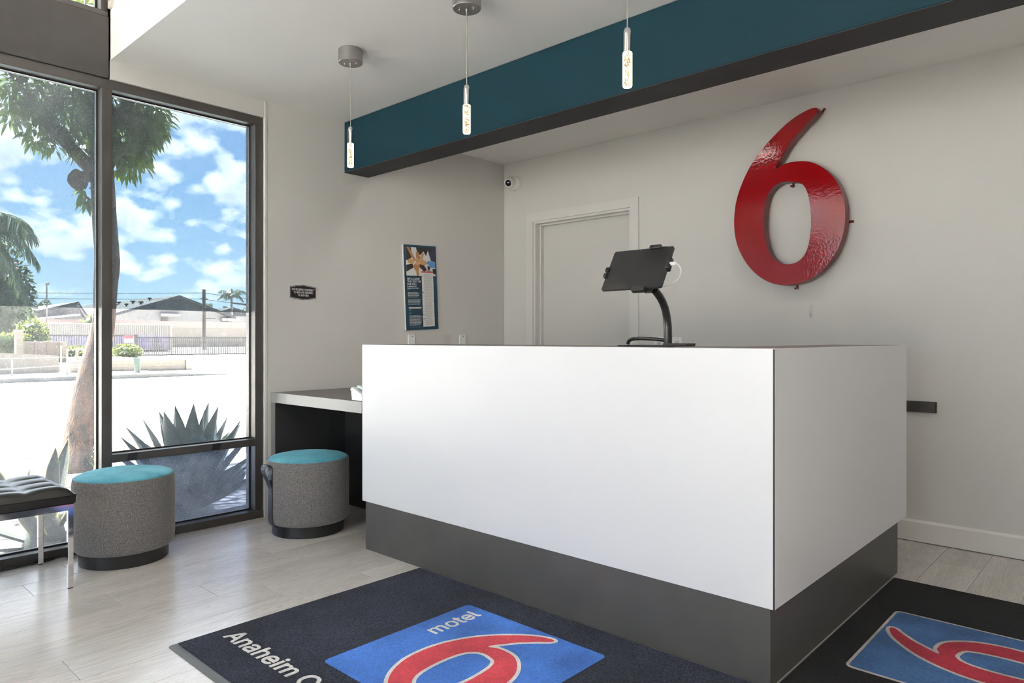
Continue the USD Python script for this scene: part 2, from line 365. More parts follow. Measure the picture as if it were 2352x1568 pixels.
# ------------------------------------------------------------------ reception desk
M_lam = mat('white_laminate', (.77, .77, .785), .33, var=.006, vscale=1.5)
M_plinth = mat('charcoal_laminate', (.085, .081, .076), .45, var=.10, vscale=7, bump=.03, bscale=25)
M_dark = mat('dark_laminate', (.030, .029, .028), .5, var=.06)
M_top = mat('taupe_laminate', (.15, .13, .118), .4, var=.05)
M_edge = mat('grey_edging', (.36, .356, .345), .45)
X0, X1, Y0, Y1, ZT, ZW = -3.063, -.872, 2.157, 3.738, 1.0694, .2487
desk = thing('reception_desk', 'white L-shaped reception desk on a charcoal plinth', 'reception desk', (X0, Y0, 0))
o = lambda m: xf(m, trimesh.transformations.translation_matrix((-X0, -Y0, 0)))
obj('front_panel', o(box(X0, X1 - .005, Y0, Y0 + .02, ZW, ZT - .0007, .0012)), M_lam, desk)
obj('side_panel', o(box(X1 - .02, X1, Y0 + .004, Y1, ZW, ZT - .0007, .0012)), M_lam, desk)
obj('corner_strip', o(box(X1 - .008, X1 - .0008, Y0 + .0008, Y0 + .008, ZW + .001, ZT - .003)), M_dark, desk, label='dark corner joint')
obj('end_panel', o(box(X0 + .001, X0 + .02, Y0 + .02, Y0 + .62, ZW, ZT - .004)), M_lam, desk)
obj('countertop', o(cat(box(X0 + .001, X1 - .02, Y0 + .02, Y0 + .42, ZT - .004, ZT, .001), box(X1 - .32, X1 - .02, Y0 + .42, Y1 - .001, ZT - .004, ZT, .001))), M_top, desk)
obj('plinth', o(cat(box(X0 + .03, X1 - .0145, Y0 + .002, Y0 + .04, 0, ZW), box(X1 - .06, X1 - .0145, Y0 + .04, Y1 - .1, 0, ZW))), M_plinth, desk)
obj('worktop', o(cat(box(X0 + .02, X1 - .02, Y0 + .05, Y0 + .7, .73, .765), box(X1 - .7, X1 - .02, Y0 + .7, Y1 - .02, .73, .765))), M_dark, desk)
obj('back_support', o(cat(box(X0 + .02, X0 + .04, Y0 + .05, Y0 + .65, 0, .73), box(X1 - .68, X1 - .12, Y1 - .04, Y1 - .02, 0, .73), box(X0 + .04, X1 - .02, Y0 + .06, Y0 + .08, ZW, .73))), M_dark, desk)

# side counter between the wall and the white desk
SX0, SX1 = -4.018, -3.066
side = thing('side_counter', 'low grey-edged side counter with dark open knee space', 'counter', (SX0, Y0, 0))
o = lambda m: xf(m, trimesh.transformations.translation_matrix((-SX0, -Y0, 0)))
obj('top', o(box(SX0, SX1, Y0 + .004, 3.2, .708, .767, .001)), mat('dark_taupe_top', (.12, .108, .10), .35, var=.05), side)
obj('front_edge', o(box(SX0, SX1, Y0 - .002, Y0 + .003, .706, .768, .001)), M_edge, side, label='light grey front edge')
obj('side_panel', o(box(SX0, SX0 + .046, Y0 + .002, 2.68, 0, .706)), M_dark, side)
obj('side_edge', o(box(SX0, SX0 + .046, Y0 - .001, Y0 + .0015, 0, .705)), mat('side_edging', (.19, .187, .18), .5), side)
obj('back_panel', o(box(SX0 + .047, SX1, 2.66, 2.68, 0, .706)), M_dark, side)

# card terminal on the side counter
term = thing('card_terminal', 'small silver card payment terminal on the side counter', 'payment terminal', (-3.178, 2.172, .767), -4)
M_sil = mat('silver_plastic', (.48, .49, .49), .35, .2)
body = Polygon([(0, 0), (.103, 0), (.10, .026), (-.006, .050)])
obj('body', xf(prism(body, .08), frame((0, .08, .003), (1, 0, 0), (0, 0, 1), (0, -1, 0))), M_sil, term)
lid = Polygon([(-.012, .053), (.008, .068), (.06, .05), (.105, .036), (.105, .025)])
obj('cover', xf(prism(lid, .09), frame((0, .085, .004), (1, 0, 0), (0, 0, 1), (0, -1, 0))), mat('white_plastic', (.78, .79, .79), .3), term)
obj('keypad', xf(box(.03, .085, .01, .07, 0, .016, .004), trimesh.transformations.rotation_matrix(.18, (0, 1, 0), (.05, 0, .06)) @ trimesh.transformations.translation_matrix((0, 0, .066))), mat('pale_blue_plastic', (.45, .58, .62), .3), term, label='pale blue keypad')
obj('foot', box(.0, .10, .004, .076, 0, .004), mat('black_rubber', (.01, .01, .01), .7), term)

# ------------------------------------------------------------------ the red figure on the wall
face = np.array([(755,88),(772,90),(783,102),(775,125),(720,185),(650,260),(580,345),(520,440),(467,547),(500,525),(560,501),(640,490),(720,495),(790,522),(860,572),(920,640),(960,720),(983,810),(988,900),(978,1000),(955,1090),(915,1180),(850,1270),(770,1345),(690,1390),(600,1415),(510,1420),(420,1400),(340,1355),(270,1290),(215,1210),(178,1130),(157,1040),(151,960),(155,870),(172,770),(205,670),(255,560),(320,455),(400,355),(490,260),(580,180),(670,122),(720,98)], float)
hole = np.array([(600,645),(650,655),(690,700),(710,760),(722,840),(728,930),(724,1020),(710,1110),(680,1190),(640,1235),(590,1258),(530,1262),(480,1245),(435,1205),(405,1150),(385,1070),(376,980),(376,900),(384,820),(402,750),(440,690),(490,655),(545,643)], float)
th = math.radians(YAW)
def on_plane_y(crop, y):
    """Measured outline -> metres on the wall plane at depth y."""
    px, py = crop[:, 0] / 3.2667 + 1640, crop[:, 1] / 3.2667 + 220
    u, v = (px - 1176) / FPX, (py - 777.5) / FPX
    dx, dy = -math.sin(th) + u * math.cos(th), math.cos(th) + u * math.sin(th)
    s = y / dy
    return np.stack([dx * s, H - v * s], 1)
def smooth_ring(p, n, corners=()):
    from scipy.interpolate import CubicSpline
    out = []
    idx = list(corners) or [0]
    for a, b in zip(idx, idx[1:] + [idx[0] + len(p)]):
        q = p[np.arange(a, b + 1) % len(p)]
        d = np.r_[0, np.cumsum(np.linalg.norm(np.diff(q, axis=0), axis=1))]
        m = max(2, int(n * (b - a) / len(p)))
        out.append(CubicSpline(d, q, bc_type='natural' if len(idx) > 1 else 'periodic')(np.linspace(0, d[-1], m, endpoint=False)))
    return np.vstack(out)
YSIX = YB - .092
F6 = smooth_ring(on_plane_y(face, YSIX), 200, (8,))
hp = on_plane_y(hole, YSIX); hp = np.vstack([hp, hp[:1]])
H6 = smooth_ring(hp[:-1], 120)
if not Polygon(H6).is_valid: H6 = hp[:-1]
six = Polygon(F6, [H6]).buffer(0)
sxc, szc = six.centroid.x, six.centroid.y
M_red = usdkit.material(stage, '/World/Looks/red_enamel', {
    "g": ("geometry", {}), "n": ("noise_texture", {"scale": 70.0, "detail": 2.0}), "bp": ("bump", {"strength": .14, "distance": .004}),
    "p": ("principled_bsdf", {"base_color": lin(138, 9, 15), "roughness": .10, "coat_weight": .6, "coat_roughness": .05, "specular_ior_level": .6})},
    [("g.position", "n.vector"), ("n.fac", "bp.height"), ("bp.normal", "p.normal"), ("bp.normal", "p.coat_normal")], surface="p.BSDF")
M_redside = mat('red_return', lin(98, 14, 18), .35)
sg = thing('number_sign', 'large glossy red metal number 6 mounted on the back wall', 'wall sign', (sxc, YB, szc))
loc6 = affinity.translate(six, -sxc, -szc)
TOW = frame((0, 0, 0), (1, 0, 0), (0, 0, 1), (0, -1, 0))
obj('face', xf(prism(loc6.buffer(-.0015), .002, .092), TOW), M_red, sg)
obj('return', xf(prism(loc6, .064, .028), TOW), M_redside, sg, label='duller red side of the figure')
for cx_, cy_, a_ in ((815, 112, .9), (592, 662, 1.57), (1022, 943, 0), (622, 1428, 1.57)):
    q = on_plane_y(np.array([[cx_, cy_]], float), YB - .01)[0] - (sxc, szc)
    b_ = cat(box(-.018, .018, -.007, .007, .0, .004), box(-.018, -.010, -.007, .007, .004, .034))
    if a_ == 0: b_ = xf(b_, trimesh.transformations.rotation_matrix(math.pi, (0, 0, 1)) @ trimesh.transformations.scale_matrix(1)); b_ = xf(b_, trimesh.transformations.rotation_matrix(math.pi, (0, 0, 1)))
    b_ = xf(b_, trimesh.transformations.rotation_matrix(a_, (0, 0, 1)))
    obj('bracket', xf(xf(b_, trimesh.transformations.translation_matrix((q[0], q[1], 0))), TOW), M_redside, sg)

# ------------------------------------------------------------------ security camera, plates, hook, rail on the back wall
M_wp = mat('white_enamel', (.86, .855, .84), .3)
sc = thing('security_camera', 'white turret security camera high in the back corner', 'security camera', (-3.895, YB, 2.385))
obj('base', xf(lathe([(0, 0), (.056, 0), (.058, .012), (.054, .028), (.045, .034), (0, .034)]), TOW), M_wp, sc)
obj('ball', xf(trimesh.creation.icosphere(3, .047), trimesh.transformations.translation_matrix((-.014, -.058, .002))), M_wp, sc)
dv = np.array([.45, -.85, -.28]); dv /= np.linalg.norm(dv)
e1 = np.cross(dv, (0, 0, 1)); e1 /= np.linalg.norm(e1); e2 = np.cross(e1, dv)
fr = frame(np.array([-.014, -.058, .002]) + dv * .036, e1, e2, dv)
obj('shell_ring', xf(lathe([(.024, 0), (.035, 0), (.033, .010), (.025, .012), (.024, 0)]), fr), M_wp, sc)
ln = obj('lens', xf(lathe([(0, 0), (.0245, 0), (.0245, .008), (.012, .011), (0, .012)]), fr), mat('black_glass', (.006, .006, .008), .08), sc)
for s in (-.009, .009):
    obj('lamp_dot', xf(lathe([(0, 0), (.0042, 0), (.0035, .003), (0, .0035)], 12), fr @ trimesh.transformations.translation_matrix((s, .011, .0095))), mat('grey_dot', (.35, .35, .36), .3), ln)

op = thing('outlet_plate', 'white wide electrical plate on the back wall behind the tablet', 'outlet', (-2.466, YB, 1.052))
obj('plate', xf(box(-.107, .107, -.058, .058, 0, .006, .002), TOW), M_wp, op)
for q in (-.07, 0, .07):
    iq = obj('socket', xf(box(q - .017, q + .017, -.034, .034, .006, .009, .001), TOW), mat('socket_white', (.66, .65, .63), .35), op)
    obj('slot', xf(cat(box(q - .007, q - .004, .008, .02, .009, .0093), box(q + .004, q + .007, .008, .02, .009, .0093)), TOW), mat('slot_dark', (.03, .03, .03), .6), iq)
obj('screw', xf(cat(*[lathe([(0, .006), (.0035, .006), (.003, .008), (0, .0082)], 10).apply_translation((q, .048, 0)) for q in (-.07, 0, .07)]), TOW), mat('screw_steel', (.4, .4, .4), .35, 1.0), op)

hk = thing('adhesive_hook', 'small clear plastic hook on the back wall below the red number', 'hook', (-1.506, YB, 1.262))
M_clr = mat('clear_plastic', (.62, .60, .57), .15)
obj('plate', xf(box(-.008, .008, -.038, .038, 0, .003, .001), TOW), M_clr, hk)
obj('hook', xf(tube(curve([(0, -.02, .003), (0, -.022, .014), (0, -.012, .018), (0, -.004, .017)], 10), .003, 8), TOW), M_clr, hk)

rl = thing('wall_rail', 'short dark rail board on the back wall right of the desk', 'rail', (-1.75, YB, .732))
obj('board', xf(box(-.6, .895, -.028, .030, .0, .018, .001), TOW), mat('rail_brown', (.055, .050, .046), .5), rl)
obj('end_cap', xf(box(.895, .900, -.028, .030, 0, .018, .001), TOW), mat('rail_cap', (.02, .02, .02), .5), rl, label='black end cap')

# ------------------------------------------------------------------ left wall: poster, notice, strips, wall device
TOL = frame((0, 0, 0), (0, 1, 0), (0, 0, 1), (1, 0, 0))     # local (u along +y, v up, out of the wall +x)
def text(t, h, bold=False, depth=.0004):
    return meshkit.text_mesh(t, h, depth, bold)
def fit_text(t, h, w, cx=None, x=None, y=0, z=0, bold=True, depth=.0004):
    m = text(t, h, bold, depth); b = m.bounds
    m.apply_translation((-b[0, 0], 0, 0)); m.apply_scale([w / (b[1, 0] - b[0, 0]), 1, 1])
    m.apply_translation(((cx - w / 2) if cx is not None else x, y, z)); return m

M_pteal = mat('poster_teal', lin(18, 58, 78), .35)
M_pwhite = mat('poster_white', (.75, .74, .72), .4)
M_pink = mat('poster_ink', (.08, .08, .08), .5)
M_pred = mat('poster_red', lin(190, 24, 34), .4)
po = thing('poster', 'tall teal poster with a photo of joined hands on the left wall', 'poster')
PW, PH = .311, .626
R = trimesh.transformations.rotation_matrix(math.radians(2.65), (0, 0, 1))
PM = frame((XL, 3.354, 1.481), (0, 1, 0), (0, 0, 1), (1, 0, 0)) @ R
def P(name, m, mt, **k): return obj(name, xf(m, PM), mt, k.pop('parent', po), **k)
P('board', box(-PW / 2, PW / 2, -PH / 2, PH / 2, 0, .012, .001), M_pteal)
P('white_edge', box(-PW / 2 - .004, -PW / 2, -PH / 2, PH / 2, 0, .011), M_pwhite, label='white left edge of the board')
ph = P('photo', box(-.137, .143, .087, .296, .012, .0124), M_pwhite, label='photo of hands joined together')
zt = .0126
def pp(poly, m, z): return P('shape', prism(Polygon(poly), .0002, z), m, parent=ph)
M_blk = mat('print_black', (.02, .018, .02), .5); M_nav = mat('print_navy', (.03, .04, .09), .5)
M_sk1 = mat('print_skin', lin(205, 158, 112), .5); M_sk2 = mat('print_skin_tan', lin(176, 126, 84), .5)
M_den = mat('print_blue', lin(90, 150, 205), .5); M_gr = mat('print_grey', lin(150, 155, 160), .5); M_mar = mat('print_maroon', (.045, .02, .025), .5)
pp([(-.137, .296), (-.137, .2), (-.11, .2), (-.075, .23), (-.09, .296)], M_blk, zt)
pp([(-.04, .296), (-.03, .262), (.0, .24), (.03, .27), (.055, .235), (.075, .28), (.09, .23), (.143, .22), (.143, .296)], M_blk, zt)
pp([(.085, .265), (.143, .285), (.143, .19), (.10, .2)], M_nav, zt + .0002)
pp([(-.137, .165), (-.08, .175), (-.062, .15), (-.137, .115)], M_blk, zt)
pp([(-.012, .175), (.02, .185), (.06, .13), (.03, .118), (-.01, .15)], M_mar, zt)
pp([(.065, .165), (.09, .155), (.09, .135), (.068, .13)], M_blk, zt); pp([(.115, .14), (.143, .14), (.143, .1), (.118, .105)], M_blk, zt)
pp([(.06, .125), (.075, .135), (.11, .12), (.105, .105), (.06, .108)], M_gr, zt)
pp([(.055, .185), (.075, .20), (.143, .188), (.143, .15), (.10, .148)], M_den, zt + .0004)
pp([(-.13, .296), (-.105, .296), (-.06, .225), (-.045, .205), (-.058, .195), (-.085, .225)], M_sk2, zt + .0004)
pp([(-.043, .262), (-.022, .268), (-.002, .225), (-.01, .2), (-.04, .215)], M_sk2, zt + .0006)
pp([(-.002, .225), (.022, .262), (.038, .25), (.018, .205), (.0, .195)], M_sk1, zt + .0006)
pp([(-.125, .2), (-.10, .215), (-.065, .2), (-.06, .18), (-.085, .172), (-.118, .18)], M_sk1, zt + .0006)
pp([(-.012, .2), (.02, .208), (.055, .195), (.062, .175), (.03, .165), (-.005, .172)], M_sk1, zt + .0007)
pp([(-.05, .205), (-.03, .215), (-.005, .2), (-.012, .182), (-.045, .185)], M_sk1, zt + .0008)
pp([(-.078, .158), (-.05, .178), (-.015, .175), (-.01, .15), (-.022, .12), (-.018, .087), (-.042, .087), (-.045, .118)], M_sk2, zt + .0005)
pp([(-.05, .182), (-.012, .18), (-.018, .165), (-.048, .168)], M_sk1, zt + .0009)
hd = P('headline', cat(fit_text("WE'LL LEAVE", .014, .118, x=-.133, y=.057, z=.0121), fit_text('THE LIGHT ON', .014, .13, x=-.133, y=.037, z=.0121), fit_text('FOR YOU.', .014, .09, x=-.133, y=.017, z=.0121)), M_pwhite, label='white printed headline')
P('subhead', cat(fit_text('DEJAREMOS LA LUZ', .0065, .085, x=-.133, y=.003, z=.0121), fit_text('ENCENDIDA PARA USTED', .0065, .105, x=-.133, y=-.009, z=.0121), box(-.133, -.106, -.019, -.0165, .0121, .0125)), M_pwhite)
def greek(x0, x1, ys, h, seed, z):
    """Rows of print too small to read: word-long dashes."""
    r = np.random.default_rng(seed); out = []
    for y in ys:
        x = x0; end = x1 - r.uniform(0, .25) * (x1 - x0)
        while x < end - .002:
            w = min(r.uniform(.004, .014), end - x); out.append(box(x, x + w, y, y + h, z, z + .0003)); x += w + .0022
    return cat(*out)
P('small_print', cat(greek(-.131, -.02, [-.04, -.047, -.056, -.0635, -.071], .003, 1, .0121), greek(-.131, .0, [-.09, -.098, -.106, -.114, -.124], .003, 2, .0121),
    greek(-.127, -.004, [-.156], .011, 3, .0121), greek(-.124, -.1, [-.168, -.19], .004, 4, .0121), greek(-.124, .006, [-.21 - .0085 * i for i in range(9)], .0035, 5, .0121),
    box(-.124, .01, -.2925, -.2915, .0121, .0124)), M_pwhite)
nb = P('notice_panel', box(.006, .118, -.292, .112, .0122, .013), M_pwhite, label='white notice column')
P('red_bar', box(.004, .12, .112, .12, .0122, .0132), M_pred, parent=nb)
rows = [r for a, b in ((.1, .0), (-.012, -.175), (-.19, -.28)) for r in np.arange(a, b, -.0062)]
P('notice_print', greek(.026, .116, rows, .0022, 7, .0131), mat('notice_grey', (.33, .32, .31), .5), parent=nb)
P('rule', cat(*[box(.008, .117, y, y + .0012, .0131, .0133) for y in (-.004, -.181)]), M_pink, parent=nb)
P('icon', cat(*[box(.010, .018, y, y + .008, .0131, .0133) for y in (.08, -.04, -.205, -.237)]), M_pink, parent=nb)

sn = thing('notice_sign', 'small black plaque on the left wall about refusing service', 'sign', (XL, 2.379, 1.397))
arc = [(-.091, -.034), (-.06, -.040), (0, -.047), (.06, -.040), (.091, -.034), (.091, .034), (.06, .040), (0, .047), (-.06, .040), (-.091, .034)]
pl = Polygon(arc).buffer(.004).buffer(-.002)
M_sb = mat('sign_black', (.012, .011, .012), .35); M_sw = mat('sign_white', (.72, .72, .72), .4)
obj('plate', xf(prism(pl, .003), TOL), M_sb, sn)
obj('border', xf(prism(pl.buffer(-.003).difference(pl.buffer(-.0055)), .0004, .003), TOL), M_sw, sn)
obj('lettering', xf(cat(fit_text('WE RESERVE THE RIGHT', .0125, .160, cx=0, y=.011, z=.003), fit_text('TO REFUSE SERVICE', .0125, .138, cx=0, y=-.007, z=.003), fit_text('TO ANYONE', .0125, .078, cx=0, y=-.025, z=.003)), TOL), M_sw, sn)

for i, (yy, lab) in enumerate(((3.264, 'white screwed wall strip below the teal poster'), (3.778, 'white screwed wall strip nearest the back corner'))):
    t = thing('wall_strip', lab, 'wall bracket', (XL, yy, .98), 0, 'white strips on the left wall')
    obj('strip', xf(box(-.031, .031, -.15, .15, 0, .012, .002), TOL), M_wp, t)
    obj('screw', xf(lathe([(0, .012), (.004, .012), (.0035, .0135), (0, .0138)], 10).apply_translation((.004, .138, 0)), TOL), M_pink, t)
t = thing('acrylic_strip', 'faint clear acrylic strip on the left wall between two white strips', 'acrylic strip', (XL, 3.62, .98))
obj('sheet', xf(box(-.04, .04, -.15, .149, 0, .004, .001), TOL), mat('acrylic_haze', (.63, .61, .58), .12), t)

wd = thing('wall_device', 'cream wall plate with a round knob beside the transom window', 'wall plate', (-3.975, YS, 2.93))
M_cream = mat('cream_plastic', (.62, .54, .44), .4)
pg = Polygon([(-.045, -.105), (-.02, -.105), (.02, -.07), (.02, .12), (-.045, .12)])
obj('plate', xf(prism(pg, .014), TOW), mat('ivory_plastic', (.66, .62, .55), .4), wd)
obj('knob', xf(lathe([(0, .014), (.017, .014), (.016, .03), (.009, .034), (0, .035)]).apply_translation((-.018, -.055, 0)), TOW), M_cream, wd)

# ------------------------------------------------------------------ pendant lamps
M_chrome = mat('chrome', (.82, .82, .83), .07, 1.0)
M_nick = mat('satin_nickel', (.42, .41, .40), .33, 1.0, var=.05, vscale=30)
M_cryst = usdkit.material(stage, '/World/Looks/bubble_crystal', {
    "g": ("geometry", {}), "mp": ("mapping", {"scale": (1, 1, .7)}), "n": ("noise_texture", {"scale": 130.0, "detail": 2.0, "distortion": 1.5}),
    "fc": ("layer_weight", {"blend": .35}), "rf": ("map_range", {"from_min": .0, "from_max": .35, "to_min": 0.0, "to_max": .12}), "sb": ("math", {"math_type": "add"}),
    "r": ("rgb_ramp", {"ramp": [(.40, (.95, .62, .2)), (.48, (1.0, .82, .48)), (.58, (1, .95, .82)), (1, (1, .97, .88))]}),
    "st": ("rgb_ramp", {"ramp": [(.40, (.30, .30, .30)), (.48, (.52, .52, .52)), (.58, (1, 1, 1)), (1, (1, 1, 1))]}), "ms": ("math", {"math_type": "multiply", "value2": PENDANT}),
    "e": ("emission", {})},
    [("g.position", "mp.vector"), ("mp.vector", "n.vector"), ("fc.facing", "rf.value"), ("n.fac", "sb.value1"), ("rf.result", "sb.value2"), ("sb.value", "r.fac"), ("sb.value", "st.fac"),
     ("r.color", "e.color"), ("st.color", "ms.value1"), ("ms.value", "e.strength")], surface="e.emission")
def pendant(loc, label):
    t = thing('pendant_lamp', label, 'pendant lamp', loc, 0, 'slim pendant lamps over the desk')
    can = obj('canopy', lathe([(0, 0), (.057, 0), (.060, -.004), (.060, -.066), (.058, -.069), (0, -.069)], 48), M_nick, t)
    for a in (.6, 3.74):
        obj('screw', lathe([(0, -.069), (.005, -.069), (.005, -.075), (.0, -.077)], 12).apply_translation((.03 * math.cos(a), .03 * math.sin(a), 0)), M_nick, can)
    obj('ferrule', lathe([(0, -.069), (.006, -.069), (.004, -.085), (0, -.086)], 16), M_nick, t)
    obj('cord', cyl((0, 0, -.08), (0, 0, -.392), .0022, 8), mat('cord_steel', (.45, .43, .40), .4, .6), t)
    obj('holder', lathe([(0, -.388), (.004, -.388), (.0095, -.392), (.0128, -.402), (.0135, -.412), (.0135, -.474), (0, -.474)], 32), M_chrome, t)
    obj('crystal', lathe([(0, -.474), (.0155, -.474), (.0168, -.477), (.0168, -.590), (.0150, -.5945), (0, -.595)], 32), M_cryst, t)
    return t
p1 = pendant((-2.990, 2.035, ZC), 'slim crystal pendant lamp nearest the windows')
dup(p1, (-2.137, 2.034, ZC), 0, 'slim crystal pendant lamp hanging between the two others')
dup(p1, (-1.336, 2.036, ZC), 0, 'slim crystal pendant lamp nearest the tablet and red number')

# ------------------------------------------------------------------ ottomans
M_felt = usdkit.material(stage, '/World/Looks/grey_felt', {
    "tc": ("geometry", {}), "n": ("noise_texture", {"scale": 240.0, "detail": 3.0, "roughness": .7}), "n2": ("noise_texture", {"scale": 420.0, "detail": 2.0}),
    "r": ("rgb_ramp", {"ramp": [(.3, (.07, .067, .066)), (.5, (.165, .157, .153)), (.7, (.30, .287, .278))]}), "bp": ("bump", {"strength": .25, "distance": .002}),
    "p": ("principled_bsdf", {"roughness": .95, "sheen_weight": .25, "specular_ior_level": .2})},
    [("tc.position", "n.vector"), ("tc.position", "n2.vector"), ("n.fac", "r.fac"), ("r.color", "p.base_color"), ("n2.fac", "bp.height"), ("bp.normal", "p.normal")], surface="p.BSDF")
M_velvet = usdkit.material(stage, '/World/Looks/teal_velvet', {
    "tc": ("geometry", {}), "n": ("noise_texture", {"scale": 9.0, "detail": 4.0, "roughness": .65}),
    "r": ("rgb_ramp", {"ramp": [(.3, lin(54, 134, 156)), (.7, lin(96, 172, 188))]}),
    "p": ("principled_bsdf", {"roughness": .75, "sheen_weight": .5, "sheen_roughness": .35, "sheen_tint": lin(160, 215, 225)})},
    [("tc.position", "n.vector"), ("n.fac", "r.fac"), ("r.color", "p.base_color")], surface="p.BSDF")
M_blackpl = mat('black_plinth', (.012, .012, .012), .35)
M_strap = mat('black_leather', (.022, .022, .024), .42, bump=.1, bscale=150)
def ottoman(loc, rz, label):
    t = thing('ottoman', label, 'ottoman', loc, rz, 'round grey ottomans with teal tops')
    obj('base', lathe([(0, 0), (.197, 0), (.199, .003), (.199, .062), (0, .062)], 72), M_blackpl, t)
    obj('body', lathe([(0, .062), (.200, .062), (.213, .066), (.222, .076), (.227, .092), (.229, .12), (.229, .36), (.228, .395), (.225, .415), (0, .415)], 96), M_felt, t)
    obj('piping', lathe([(.2195, .414), (.2225, .411), (.2255, .414), (.2225, .4185), (.2195, .414)], 96), M_felt, t)
    obj('cushion', lathe([(0, .4435), (.06, .4432), (.12, .441), (.17, .4365), (.20, .430), (.215, .423), (.2205, .415), (0, .414)][::-1], 96), M_velvet, t)
    # strap: runs up the side from under the base and ends in a loop; sits at local angle 0 (+x)
    side_ = [(.203, .058), (.218, .0645), (.229, .085), (.2315, .12), (.2315, .30), (.2315, .36)]
    def band(pr, w=.024, th_=.0025):
        p = np.array(pr); tn = np.gradient(p, axis=0); tn /= np.linalg.norm(tn, axis=1, keepdims=True); nn = np.stack([tn[:, 1], -tn[:, 0]], 1)
        a_, b_ = p, p + nn * th_
        V = []
        for q in range(len(p)):
            V += [(a_[q, 0], -w, a_[q, 1]), (a_[q, 0], w, a_[q, 1]), (b_[q, 0], w, b_[q, 1]), (b_[q, 0], -w, b_[q, 1])]
        Fc = []
        for q in range(len(p) - 1):
            for e in range(4):
                f_ = (e + 1) % 4; Fc += [(q * 4 + e, q * 4 + f_, q * 4 + 4 + f_), (q * 4 + e, q * 4 + 4 + f_, q * 4 + 4 + e)]
        Fc += [(0, 2, 1), (0, 3, 2), (len(V) - 4, len(V) - 3, len(V) - 2), (len(V) - 4, len(V) - 2, len(V) - 1)]
        m = trimesh.Trimesh(np.array(V), np.array(Fc), process=False); m.fix_normals(); return m
    st = obj('strap', band(curve([(x, 0, z) for x, z in side_], 30)[:, [0, 2]]), M_strap, t)
    loop = curve([(.2335, 0, .275), (.240, 0, .30), (.262, 0, .345), (.272, 0, .372), (.268, 0, .396), (.252, 0, .404), (.238, 0, .392), (.2335, 0, .37), (.2335, 0, .33)], 40)[:, [0, 2]]
    obj('loop', band(loop), M_strap, st)
    stt = cat(box(.2338, .2352, -.015, .015, .243, .2445), box(.2338, .2352, -.015, .015, .275, .2765), xf(box(.2338, .2352, -.020, .020, -.0006, .0006), trimesh.transformations.translation_matrix((0, 0, .26)) @ trimesh.transformations.rotation_matrix(.85, (1, 0, 0))), xf(box(.2338, .2352, -.020, .020, -.0006, .0006), trimesh.transformations.translation_matrix((0, 0, .26)) @ trimesh.transformations.rotation_matrix(-.85, (1, 0, 0))))
    obj('stitching', stt, mat('grey_thread', (.3, .3, .3), .6), st)
    return t
ot = ottoman((-3.585, 2.154, 0), 268, 'round grey felt ottoman with teal top in front of the side counter')
dup(ot, (-3.802, 1.250, 0), 165, 'round grey felt ottoman with teal top beside the black tufted bench')

# ------------------------------------------------------------------ tufted bench
M_leather = mat('bench_leather', (.012, .011, .011), .3, var=.1, vscale=30, bump=.06, bscale=120)
BX0, BX1, BYN = -4.005, -3.506, .955
bench = thing('bench', 'black tufted leather bench on square chrome legs', 'bench', (BX1, BYN, 0))
LB = 1.42
nx, ny = 56, 150
gx, gy = np.meshgrid(np.linspace(0, 1, nx), np.linspace(0, 1, ny), indexing='ij')
cxw, cyw = .1235, .178                                  # the biscuit squares
ux, uy = gx * (BX1 - BX0), gy * LB
fx_ = np.abs(((ux / cxw) % 1) - 0.0); fx_ = np.minimum(fx_, 1 - fx_); fy_ = ((uy / cyw) % 1); fy_ = np.minimum(fy_, 1 - fy_)
edge = np.minimum(np.minimum(ux, (BX1 - BX0) - ux), np.minimum(uy, LB - uy))
pill = .016 * (np.sin(np.pi * np.clip(fx_ * 2, 0, 1) / 2) ** .55) * (np.sin(np.pi * np.clip(fy_ * 2, 0, 1) / 2) ** .4)
rise = .024 * np.clip(edge / .05, 0, 1) ** .5
zt_ = .420 + rise + pill * np.clip(edge / .02, 0, 1) - .012
V = np.stack([BX0 + ux, BYN - uy, zt_], -1).reshape(-1, 3)
idx = np.arange(nx * ny).reshape(nx, ny)
q = np.stack([idx[:-1, :-1], idx[:-1, 1:], idx[1:, 1:], idx[1:, :-1]], -1).reshape(-1, 4)
top = trimesh.Trimesh(V, np.vstack([q[:, [0, 1, 2]], q[:, [0, 2, 3]]]), process=False)
if top.face_normals[:, 2].mean() < 0: top.invert()
o = lambda m: xf(m, trimesh.transformations.translation_matrix((-BX1, -BYN, 0)))
obj('cushion', o(cat(box(BX0 - .002, BX1 + .002, BYN - LB, BYN, .372, .412, .006))), M_leather, bench)
obj('tufted_top', o(cat(top, box(BX0, BX1, BYN - LB, BYN, .404, .4095))), M_leather, bench, smooth=60)
pip = [(BX0, BYN, .411), (BX1, BYN, .411), (BX1, BYN - LB, .411), (BX0, BYN - LB, .411)]
obj('piping', o(cat(*[cyl(pip[i], pip[(i + 1) % 4], .003, 8) for i in range(4)])), M_leather, bench)
LW = .022
obj('apron', o(cat(box(BX1 - LW, BX1, BYN - LB, BYN - .009 - LW, .345, .372), box(BX0, BX0 + LW, BYN - LB, BYN - .009 - LW, .345, .372),
     box(BX0 + LW, BX1 - LW, BYN - .009 - LW, BYN - .009, .345, .372), box(BX0 + LW, BX1 - LW, BYN - LB, BYN - LB + LW, .345, .372))), M_chrome, bench)
for lx in (BX1 - LW, BX0):
    for ly in (BYN - .009 - LW, BYN - LB):
        lg = obj('leg', o(box(lx, lx + LW, ly, ly + LW, .004, .372, .001)), M_chrome, bench)
        obj('foot_pad', o(box(lx + .002, lx + LW - .002, ly + .002, ly + LW - .002, 0, .004)), M_gasket, lg)

